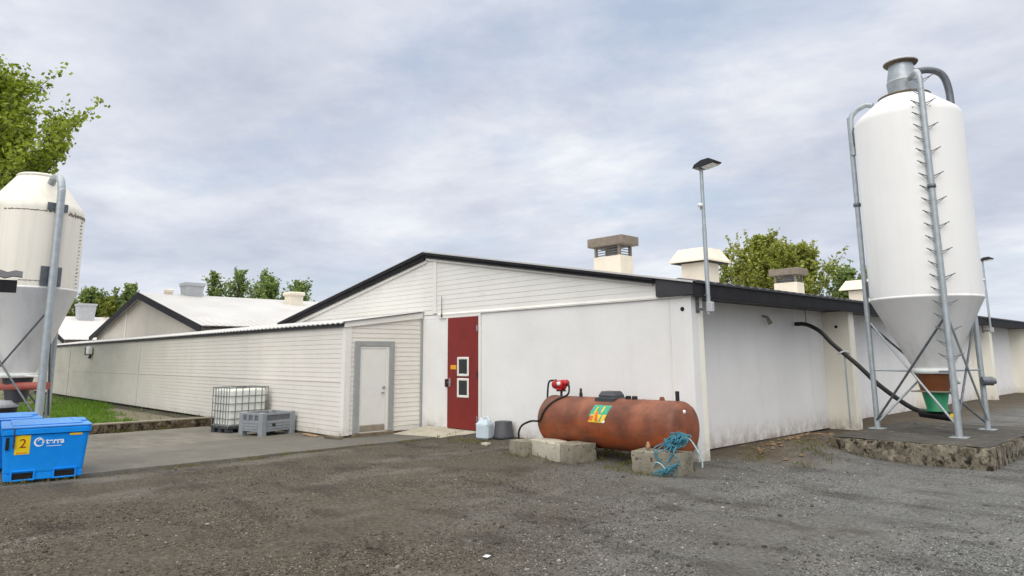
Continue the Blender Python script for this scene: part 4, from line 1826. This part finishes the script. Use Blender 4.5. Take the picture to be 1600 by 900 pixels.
m = MB()
for x in (-6.80, -6.68):
    m.tube([(x, TY-.03, top-.02), (x, TY-.03, top+.045)], .045, 10)
m.build('filler_caps', MT['black_plastic'], tk, True)
m = MB()
m.prism([(-.05, -.02), (.05, -.02), (.02, .05), (-.02, .05)], 'y', TY-.02, TY+.02, Matrix.Translation((-6.20, 0, top)))
m.build('lifting_lug', MT['rusty_tank'], tk, True)
m = MB()
m.lathe([(0, .0), (.028, .0), (.03, -.02)], (x1+.04, TY-.08, TZ+.25), 12, 'x')
m.build('gauge_cap', MT['white_plastic'], tk, True)
# sticker curved on the shell
def sticker(xa, xb, a0, a1, off, mat, name, skew=.05):
    m = MB()
    n = 10
    vs = []
    for i in range(n+1):
        t = i/n
        a = R(a0+(a1-a0)*t)
        rr = TR+off
        for x in (xa, xb):
            vs.append((x+skew*t, TY-rr*math.cos(a), TZ+rr*math.sin(a)))
    m.add(vs, [(2*i, 2*i+1, 2*i+3, 2*i+2) for i in range(n)])
    return m.build(name, mat, tk, True)


xs0 = -7.32
lab = sticker(xs0, xs0+.34, 18, 48, .004, MT['emblem_green'], 'sticker')
sticker(xs0-.005, xs0+.30, 6, 24, .0055, MT['emblem_yellow'], 'sticker')
sticker(xs0+.01, xs0+.08, 9, 20, .007, MT['emblem_orange'], 'sticker', .02)
sticker(xs0+.13, xs0+.19, 8, 32, .007, MT['emblem_orange'], 'sticker', -.02)
sticker(xs0+.20, xs0+.23, 8, 24, .0072, MT['emblem_green'], 'sticker', .05)
sticker(xs0+.27, xs0+.32, 6, 11, .007, MT['white_plastic'], 'sticker', .02)
sticker(xs0+.09, xs0+.12, 26, 42, .007, MT['emblem_yellow'], 'sticker', .03)
sticker(xs0+.22, xs0+.25, 28, 44, .007, MT['emblem_yellow'], 'sticker', .03)
# red transfer pump
px, py, pz = -8.24, TY, top
m = MB()
m.tube([(px, py, pz-.02), (px, py, pz+.09)], .022, 10)
m.box((px-.07, py-.05, pz+.07), (px+.07, py+.05, pz+.09))
st = m.build('pump_stand', MT['black_plastic'], tk, True)
m = MB()
m.lathe([(.0, -.17), (.065, -.165), (.075, -.14), (.075, .02), (.085, .025), (.085, .06), (.0, .062)], (px, py, pz+.18), 22, 'x')
m.lathe([(.0, .062), (.055, .065), (.06, .10), (.05, .13), (0, .135)], (px+.02, py, pz+.21), 18, 'x')
m.box((px-.08, py-.06, pz+.09), (px+.05, py+.06, pz+.135), bev=.01)
m.build('pump', MT['red_paint'], tk, True)
m = MB()
m.lathe([(0, -.07), (.03, -.07), (.035, -.05), (.035, 0)], (px+.02, py-.04, pz+.2), 12, 'y')
m.build('pump_dial', MT['white_plastic'], tk, True)
m = MB()
m.tube(curve_pts([(px-.13, py, pz+.23), (px-.20, py-.02, pz+.25), (px-.27, py-.03, pz+.20), (px-.29, py-.04, pz+.0), (px-.29, py-.06, pz-.2)], 8), .016, 8)
m.tube([(px-.13, py, pz+.15), (px-.13, py, pz+.27)], .018, 8)
m.build('suction_hose', MT['black_rubber'], tk, True)
m = MB()
rr = TR+.022
path = [(px+.14, py-.02, pz+.21), (px+.22, py-.05, pz+.17), (px+.24, py-.08, pz+.06)]
for a, dx in ((75, .20), (60, .13), (45, .05), (30, -.02), (15, -.07), (0, -.13)):
    path.append((px+dx, TY-rr*math.cos(R(a)), TZ+rr*math.sin(R(a))))
path += [(px-.32, TY-.42, .53), (px-.55, TY-.40, .45), (px-.68, TY-.36, .33), (px-.72, TY-.32, .18)]
m.tube(curve_pts(path, 8), .017, 8)
m.build('delivery_hose', MT['black_rubber'], tk, True)

# concrete blocks under and beside the tank
def block(x, y, rz, l, w, h, mat, seed, label):
    z = ground_z(x, y)-.03
    m = rough_box((-l/2, -w/2, 0), (l/2, w/2, h), Matrix.Identity(4), .009, .05, seed)
    o = m.build('concrete_block', MT[mat])
    o.location = (x, y, z)
    o.rotation_euler = (0, 0, rz)
    tag(o, label, 'block', 'concrete blocks round the fuel tank')
    return o


block(-8.56, 8.40, R(-8), .40, .44, .26, 'block_concrete', 2., 'small grey block at the far left under the hose')
block(-7.98, 8.44, R(-15), .90, .40, .28, 'pale_concrete', 3., 'long pale smooth beam carrying the left end of the tank')
block(-7.50, 8.42, R(-8), .42, .52, .295, 'block_concrete', 4., 'dark stained block butted against the right end of the pale beam')
block(-5.90, 8.44, R(11), .74, .44, .32, 'block_concrete', 5., 'pitted block with the blue rope heaped on it')

# rope
m = MB()
random.seed(21)
def rope_loop(c, rx, ry, rz_, n, r, m, tilt):
    P = []
    for i in range(n+1):
        t = i/n*2*math.pi*1.9
        P.append((c[0]+rx*math.cos(t)*(1+.15*math.sin(3*t+tilt)), c[1]+ry*math.sin(t+tilt)*.8, c[2]+rz_*math.sin(t*1.0+tilt*.5)+.02*math.sin(5*t)))
    m.tube(curve_pts(P, 3), r, 6)


for k in range(22):
    rope_loop((-5.66+random.uniform(-.05, .05), 8.42+random.uniform(-.05, .05), .43+random.uniform(-.03, .05)),
              random.uniform(.07, .15), random.uniform(.05, .12), random.uniform(.03, .09), 22, .0068, m, random.uniform(0, 6))
for k in range(6):
    sx = -5.80+k*.05+random.uniform(-.03, .03)
    P = [(sx, 8.40, .42)]
    zz = .40
    xx = sx
    while zz > .06:
        zz -= random.uniform(.03, .09)
        xx += random.uniform(-.07, .07)
        P.append((xx, 8.26+.02*random.random()+(xx+5.7)*.17-.04, zz))
        if random.random() < .25:
            break
    P.append((xx+random.uniform(-.1, .1), 8.20+(xx+5.7)*.17-.05, max(.02, zz-.05)))
    m.tube(curve_pts(P, 5), .0075, 6)
for k in range(4):
    rope_loop((-5.72+.07*k, 8.13, .05+.03*k), random.uniform(.05, .10), .03, random.uniform(.02, .05), 18, .0075, m, random.uniform(0, 6))
rp = m.build('rope', MT['rope_blue'])
m2 = MB()
m2.tube(curve_pts([(-5.6, 8.46, .5), (-5.48, 8.5, .47), (-5.40, 8.52, .36), (-5.32, 8.52, .22), (-5.30, 8.50, .12)], 6), .012, 6)
m2.tube(curve_pts([(-5.88, 8.2, .10), (-5.80, 8.16, .17), (-5.70, 8.14, .15), (-5.62, 8.14, .06)], 6), .011, 6)
m2.build('rope_strand', MT['rope_pale'], rp)
tag(rp, 'tangled blue green rope heaped on the right hand concrete block', 'rope')
o = MB().lathe([(.0, 0), (.03, 0), (.034, .05), (.02, .07), (.02, .095), (0, .1)], (0, 0, 0), 12).build('bottle_cap', MT['wood'])
o.location = (-6.05, 8.33, .31)
tag(o, 'tiny pinkish plug standing on the block with the rope', 'plug')

# ------------------------------------------------------------------ jug and bucket by the red door
jg = empty('canister', (-10.42, 9.10, ground_z(-10.42, 9.1)), R(12), 'translucent white plastic canister beside the red door', 'canister')
m = MB()
m.box((-.15, -.12, 0), (.15, .12, .30), bev=.035)
m.add([(-.145, -.115, .28), (.145, -.115, .28), (.145, .115, .28), (-.145, .115, .28), (-.06, -.06, .37), (.10, -.06, .37), (.10, .06, .37), (-.06, .06, .37)],
      [(0, 1, 5, 4), (1, 2, 6, 5), (2, 3, 7, 6), (3, 0, 4, 7), (4, 5, 6, 7)])
m.build('canister_body', MT['canister_plastic'], jg)
m = MB()
m.tube([(-.085, 0, .33), (-.085, 0, .40)], .035, 14)
m.build('cap', MT['white_plastic'], jg)
m = MB()
m.tube(curve_pts([(-.03, 0, .35), (.0, 0, .40), (.07, 0, .405), (.12, 0, .33)], 6), .017, 8)
m.build('handle', MT['canister_plastic'], jg)
bk = empty('bucket', (-10.15, 9.34, ground_z(-10.15, 9.34)), 0, 'dark grey plastic bucket next to the white canister', 'bucket')
m = MB()
m.lathe([(.0, .31), (.16, .31), (.17, .30), (.185, .02), (.20, .02), (.20, 0.0)][::-1], (0, 0, 0), 32)
m.build('bucket_body', MT['charcoal_plastic'], bk)
m = MB()
m.tube([(.2*math.cos(t/20*2*math.pi), .2*math.sin(t/20*2*math.pi), .025) for t in range(21)], .012, 8)
m.build('rim', MT['charcoal_plastic'], bk)
o = rough_box((-.09, -.06, 0), (.09, .06, .05), Matrix.Identity(4), .01, .03, 7.).build('stone', MT['pale_concrete'])
o.location = (-9.95, 8.72, .0)
tag(o, 'flat pale stone lying in the gravel in front of the canister', 'stone')
m = MB()
m.add([(-.03, -.02, .0), (.03, -.018, .004), (.032, .02, .014), (-.028, .022, .009), (-.0, 0, .016)], [(0, 1, 4), (1, 2, 4), (2, 3, 4), (3, 0, 4), (3, 2, 1, 0)])
o = m.build('paper_scrap', MT['litter_paper'])
o.location = (-4.48, 3.93, ground_z(-4.48, 3.93)+.012)
tag(o, 'crumpled white paper scrap lying on the gravel in the foreground', 'litter')

# ------------------------------------------------------------------ IBC container
ibz = apron_z(-16.9, 7.0)
ib = empty('liquid_container', (-16.38, 6.50, ibz-.01), R(5), 'white liquid tank in a steel cage against the corridor wall', 'container')
W, D, H = .80, .97, 1.03       # local: corner nearest the camera at the origin, -x to the left, +y away
m = MB()
m.box((-W+.025, .025, .15), (-.025, D-.025, H-.03), bev=.05)
m.build('bottle', MT['bottle_plastic'], ib)
m = MB()
zs = [.17, .33, .50, .67, .84, H]
for i, z in enumerate(zs):
    r = .013 if i < 5 else .018
    P = [(-W, 0, z), (0, 0, z), (0, D, z), (-W, D, z), (-W, 0, z)]
    for a, b in zip(P[:-1], P[1:]):
        m.tube([a, b], r*.8, 6)
for i in range(7):
    t = i/6
    m.tube([(-W*t, 0, .13), (-W*t, 0, H)], .011, 6)
    m.tube([(-W*t, D, .13), (-W*t, D, H)], .011, 6)
for i in range(1, 6):
    t = i/6
    m.tube([(0, D*t, .13), (0, D*t, H)], .011, 6)
    m.tube([(-W, D*t, .13), (-W, D*t, H)], .011, 6)
m.build('cage', MT['cage_steel'], ib)
m = MB()
m.box((-W-.02, -.02, .105), (.02, D+.02, .14), bev=.004)
for x in (-W+.07, -W/2, -.07):
    for y in (.07, D/2, D-.07):
        m.box((x-.08, y-.07, 0.0), (x+.08, y+.07, .104), bev=.01)
m.build('pallet', MT['charcoal_plastic'], ib)
m = MB()
m.lathe([(0, .02), (.11, .02), (.12, 0.0), (.12, -.03)], (-W/2, D/2, H), 20)
m.build('lid', MT['charcoal_plastic'], ib)

# grey plastic pallet box
gb = empty('pallet_box', (-14.93, 6.66, apron_z(-15.5, 7.)-.01), R(12), 'low grey plastic crate box standing beside the caged white tank', 'box')
W, D, H = .80, .86, .50
m = MB()
for (a, b) in (((-W, 0), (0, .035)), ((-W, D-.035), (0, D)), ((-W, .035), (-W+.035, D-.035)), ((-.035, .035), (0, D-.035))):
    m.box((a[0], a[1], .11), (b[0], b[1], H-.16))
    m.box((a[0], a[1], H-.05), (b[0], b[1], H), bev=.006)
m.box((-W+.03, .03, .11), (-.03, D-.03, .14))
m.build('box_body', MT['grey_plastic'], gb)
m = MB()
for y0 in (.012, D-.03):
    m.box((-W+.02, y0, H-.16), (-.02, y0+.012, H-.05))
for x0 in (-W+.012, -.03):
    m.box((x0, .03, H-.16), (x0+.012, D-.03, H-.05))
m.build('slot_panel', MT['grey_plastic_dark'], gb)
for x in (-W, -.115):
    for y in (0, D-.115):
        m = MB()
        m.box((x-.012, y-.012, 0), (x+.127, y+.127, H+.01), bev=.014)
        m.build('corner_post', MT['grey_plastic'], gb)
for x in (-W*.62, -W*.36):
    m = MB()
    m.box((x-.03, -.009, H-.162), (x+.03, .045, H-.048))
    m.build('slot_divider', MT['grey_plastic'], gb)
m = MB()
for z in (.16, .22, .28):
    m.box((-W+.13, -.010, z), (-.13, -.001, z+.025), bev=.003)
    m.box((.001, .13, z), (.010, D-.13, z+.025), bev=.003)
m.build('rib', MT['grey_plastic'], gb)
m = MB()
m.lathe([(0, .03), (.035, .03), (.04, .005)], (0, .30, .25), 14, 'x')
m.build('drain_plug', MT['black_plastic'], gb)


# ------------------------------------------------------------------ blue tubs
def tub(loc, rz, label):
    """local: +x is the face toward the yard, y along that face"""
    o = empty('insulated_tub', loc, rz, label, 'tub', 'blue insulated tubs')
    L, Wd, H = 1.2, 1.02, .70
    m = MB()
    def ring(z, ins, r):
        x0, x1, y0, y1 = -L/2+ins, L/2-ins, -Wd/2+ins, Wd/2-ins
        pts = []
        for (cx, cy, a0) in ((x1-r, y0+r, -90), (x1-r, y1-r, 0), (x0+r, y1-r, 90), (x0+r, y0+r, 180)):
            for k in range(5):
                a = R(a0+k*22.5)
                pts.append((cx+r*math.cos(a), cy+r*math.sin(a), z))
        return pts
    rings = [ring(.10, .055, .05), ring(.12, .05, .05), ring(.60, .012, .06), ring(.60, .012, .06), ring(.615, -.012, .06), ring(.675, -.012, .06), ring(.685, .0, .06)]
    n = len(rings[0])
    vs = [p for r_ in rings for p in r_]
    fs = []
    for i in range(len(rings)-1):
        if i == 2:
            continue
        for k in range(n):
            k2 = (k+1) % n
            fs.append((i*n+k, i*n+k2, (i+1)*n+k2, (i+1)*n+k))
    m.add(vs, fs, False)
    m.add(rings[-1], [tuple(range(n))])
    m.add(rings[0], [tuple(range(n))[::-1]])
    m.add(rings[2]+rings[4], [(k, (k+1) % n, n+(k+1) % n, n+k) for k in range(n)])
    body = m.build('tub_body', MT['tub_blue'], o)
    # base skid with fork pockets
    m = MB()
    xa, xb, w = -L/2+.06, L/2-.055, Wd/2-.06
    m.box((xa, -w, 0), (xb, -.36, .098), bev=.01)
    m.box((xa, -.12, 0), (xb, .12, .098), bev=.01)
    m.box((xa, .36, 0), (xb, w, .098), bev=.01)
    for s in (-1, 1):
        yc = .24*s
        m.box((xa, yc-.135, 0.0), (xb+.02, yc+.135, .022), bev=.005)
        m.box((xa, yc-.135, .118), (xb+.022, yc+.135, .14), bev=.005)
        m.box((xb-.03, yc-.14, 0), (xb+.021, yc-.118, .138), bev=.004)
        m.box((xb-.03, yc+.118, 0), (xb+.021, yc+.14, .138), bev=.004)
    m.build('base_skid', MT['tub_blue'], o)
    for s in (-1, 1):
        m = MB()
        m.box((xb-.035, .24*s-.12, .02), (xb+.001, .24*s+.12, .12))
        m.build('fork_pocket', MT['dark_gap'], o)
    m = MB()
    m.box((-L/2-.015, -Wd/2-.015, .688), (L/2+.008, Wd/2+.012, .722), bev=.012)
    m.box((-L/2+.10, -Wd/2+.1, .72), (L/2-.1, Wd/2-.1, .742), bev=.012)
    m.box((-.18, Wd/2-.2, .715), (.2, Wd/2-.02, .758), bev=.012)
    m.build('lid', MT['tub_lid'], o)
    m = MB()
    m.box((L/2-.030, -Wd/2+.045, .42), (L/2-.006, -Wd/2+.085, .58), bev=.003)
    m.build('handle_recess', MT['dark_gap'], o)
    m = MB()
    m.box((L/2-.02, -Wd/2+.125, .44), (L/2+.02, -Wd/2+.14, .70), bev=.004)
    m.build('lid_strap', MT['charcoal_plastic'], o)
    return o


t1 = tub((-12.17, 2.20, apron_z(-12.2, 2.3)+.005), R(-7), 'front blue tub with a yellow number card and white lettering, nearest the camera')
L = 1.2
# face frame: x out of the face, y along it (to the right seen from the yard), slightly battered outwards
tilt = math.atan2(.04, .5)


def on_face(y, z):
    xf = L/2-.05+(z-.12)/.48*.038
    return Matrix.Translation((xf+.003, y, z)) @ Matrix.Rotation(R(90), 4, 'Z') @ Matrix.Rotation(R(90)+tilt, 4, 'X')


m = MB()
m.box((-.085, -.125, -.001), (.085, .125, .002), on_face(-.275, .475))
m.box((-.03, .125, -.001), (.03, .14, .002), on_face(-.275, .475))
card = m.build('number_card', MT['label_yellow'], t1, False, 'yellow card with the number 2')
text_mesh('card_number', '2', .17, MT['label_ink'], card, on_face(-.272, .49) @ Matrix.Translation((0, 0, .004)))
m = MB()
m.box((-.06, -.006, .001), (.06, .006, .003), on_face(-.275, .37))
m.build('card_print', MT['emblem_orange'], card)
text_mesh('lettering', 'terra', .105, MT['tub_white'], t1, on_face(.095, .505) @ Matrix.Translation((0, 0, .002)), .001, .003)
m = MB()
m.box((-.10, -.005, .0), (.075, .003, .003), on_face(.10, .442))
m.build('small_print', MT['tub_white'], t1)
m = MB()
F = on_face(-.085, .503)
def arc(m, r0, r1, a0, a1, off=(0, 0), n=18):
    vs = []
    for i in range(n+1):
        t = R(a0+(a1-a0)*i/n)
        k = math.sin(math.pi*i/n)*.7+.3
        ro, ri = (r0+r1)/2+(r1-r0)/2*k, (r0+r1)/2-(r1-r0)/2*k
        for rr in (ri, ro):
            p = F @ Vector((off[0]+rr*math.cos(t), off[1]+rr*math.sin(t), .003))
            vs.append(tuple(p))
    m.add(vs, [(2*i, 2*i+1, 2*i+3, 2*i+2) for i in range(n)])
arc(m, .042, .066, 60, 330)
arc(m, .018, .038, -70, 190, (.012, .008))
arc(m, .036, .052, -40, 70, (.004, .0))
m.build('emblem', MT['tub_white'], t1)
m = MB()
m.box((-.075, -.014, 0), (.075, .014, .003), on_face(.335, .585))
m.build('yellow_tag', MT['yellow_paint'], t1)
t2 = tub((-13.48, 1.80, apron_z(-13.7, 2.)+.06), R(-4), 'second blue tub standing behind the lettered front tub')


# ------------------------------------------------------------------ trees
def tree(name, loc, h, spread, seed, leafmat, nb, leaf, label, group, cat='tree', base=.16, up=.95, density=1.0, jit=.5):
    """upswept poplar: trunk, ascending limbs, leafy twigs"""
    rng = random.Random(seed)
    o = empty(name, loc, 0, label, cat, group)
    tr = MB()
    lean = Vector((rng.uniform(-.04, .04), rng.uniform(-.04, .04), 1))
    tp = [Vector((0, 0, -.1))+lean*(h*.92*t)+Vector((rng.gauss(0, .012)*h*t, rng.gauss(0, .012)*h*t, 0)) for t in (0, .2, .4, .6, .8, 1)]
    r0 = .016*h+.04
    tr.tube(tp, [r0, r0*.85, r0*.65, r0*.45, r0*.25, .012], 8)

    def trunk_at(t):
        f = t*5
        i = min(4, int(f))
        return tp[i].lerp(tp[i+1], f-i)
    vs, fs = [], []

    def leaves(p, d, n, sp):
        for _ in range(n):
            c = p+Vector((rng.gauss(0, sp), rng.gauss(0, sp), rng.gauss(0, sp*.9)))
            s = leaf*rng.uniform(.6, 1.25)
            u = Vector((rng.gauss(0, 1), rng.gauss(0, 1), rng.gauss(0, .7))).normalized()
            w = u.cross(Vector((rng.gauss(0, 1), rng.gauss(0, 1), rng.gauss(0, 1)))).normalized()
            q = len(vs)
            vs.extend([c-u*s*.62, c+w*s*.42, c+u*s*.62, c-w*s*.42])
            fs.append((q, q+1, q+2, q+3))
    for i in range(nb):
        t = base+(1-base)*((i+rng.random())/nb)
        p0 = trunk_at(t*.97)
        az = i*2.399+rng.uniform(-.5, .5)
        prof = (1-t)**.8*(.45+.55*min(1, (t-base+.1)/.25))
        ln = spread*(.16+prof)*rng.uniform(.6, 1.25)
        el = rng.uniform(.55, .95)*up+.25*t
        d = Vector((math.cos(az)*math.cos(el), math.sin(az)*math.cos(el), math.sin(el)))
        pts = [p0]
        cur = d.copy()
        for k in range(4):
            cur = (cur+Vector((rng.gauss(0, .10), rng.gauss(0, .10), .13))).normalized()
            pts.append(pts[-1]+cur*ln/4)
        rb = max(.012, r0*.32*(1-t*.6))
        tr.tube(pts, [rb, rb*.75, rb*.5, rb*.3, .006], 5, cap=False)
        ntw = int(5+7*ln/max(.1, spread))
        for k in range(ntw):
            f = .2+.8*(k+rng.random())/ntw
            ff = f*4
            ii = min(3, int(ff))
            b0 = pts[ii].lerp(pts[ii+1], ff-ii)
            dd = (cur*.8+Vector((rng.gauss(0, .38), rng.gauss(0, .38), rng.gauss(.35, .25)))).normalized()
            tl = ln*rng.uniform(.18, .42)
            b1 = b0+dd*tl
            tr.tube([b0, b1], [rb*.3+.003, .003], 4, cap=False)
            ns = max(2, int(5*density))
            for q in range(ns):
                pq = b0.lerp(b1, (q+.7)/ns)
                leaves(pq, dd, max(1, int(3*density)), leaf*jit)
        for q in range(5):
            leaves(pts[3].lerp(pts[4], q/4), cur, max(1, int(2*density)), leaf*jit)
    leaves(tp[-1], lean, int(8*density), leaf)
    tr.build('trunk', MT['bark'], o)
    m = MB()
    m.add(vs, fs)
    m.build('crown', MT[leafmat], o)
    return o


tree('poplar_tree', (-29.8, 1.85, -.1), 12.3, 6.4, 14, 'leaf_poplar', 150, .15,
     'large bright green tree behind the old left silo, cut by the frame edge', None, density=2.2, up=.82, base=.3, jit=.8)
G = 'trees beyond the barn roofs'
tree('leafy_tree', (-24.9, 44.4, 0), 9.5, 3.8, 21, 'leaf_olive', 34, .16, 'thin topped greyish tree just right of the cream roof hood', G, density=.9, up=1.05)
tree('leafy_tree', (-23.0, 45.4, 0), 9.7, 5.4, 22, 'leaf_olive', 84, .19, 'tallest olive green tree behind the side roof, right of the near lamp post', G, density=1.4, up=1.0)
tree('leafy_tree', (-20.9, 45.0, 0), 8.8, 5.0, 23, 'leaf_olive', 76, .19, 'olive tree rising behind the second brown capped vent', G, density=1.4, up=1.0)
tree('leafy_tree', (-18.4, 48.2, 0), 7.3, 4.4, 24, 'leaf_far', 56, .19, 'lower dark green tree between the brown capped vent and the white silo', G, density=1.3, up=1.0)
tree('leafy_tree', (-16.6, 48.5, 0), 7.6, 3.6, 25, 'leaf_far', 40, .18, 'slim tree beside the left leg of the white silo', G, up=1.05)
tree('poplar_tree', (-85.2, 31.8, 0), 12.7, 4.6, 31, 'leaf_far', 46, .27, 'narrow pointed tree right beside the flared grey ridge vent', G, up=1.25, density=.9)
tree('poplar_tree', (-83.6, 33.9, 0), 13.0, 4.6, 32, 'leaf_far', 48, .27, 'tallest pointed tree above the middle white roof', G, up=1.25, density=.9)
tree('poplar_tree', (-81.9, 36.0, 0), 12.6, 4.8, 33, 'leaf_far', 48, .27, 'pointed tree closing the right of the tall group over the middle roof', G, up=1.2, density=.9)
tree('poplar_tree', (-74.4, 33.2, 0), 10.6, 5.0, 34, 'leaf_far', 46, .26, 'rounded tree left of the cream box vent on the middle roof', G, up=1.15)
tree('poplar_tree', (-71.4, 35.2, 0), 10.4, 4.8, 35, 'leaf_far', 42, .26, 'tree half behind the cream box vent near the black bargeboard', G, up=1.15)
for i, (x, y, h, mt) in enumerate(((-92, 12.5, 8.5, 'leaf_olive'), (-91, 16.5, 9.0, 'leaf_olive'), (-90, 19.5, 9.6, 'leaf_far'), (-88, 22.8, 10.6, 'leaf_far'), (-93, 15., 8.4, 'leaf_olive'), (-89, 21., 8.6, 'leaf_olive'))):
    tree('bushy_tree', (x, y, 0), h, 4.8, 40+i, mt, 58, .27,
         ['leftmost bushy tree, right against the old silo', 'bushy tree above the rusty roof, left of its grey vent', 'dark bushy tree behind the grey vent of the rusty roof',
          'taller bushy tree touching the peak of the middle black gable', 'low olive bush in front of the leftmost bushy trees', 'low olive bush right of the rusty roof vent'][i], G, up=1.15, base=.1)
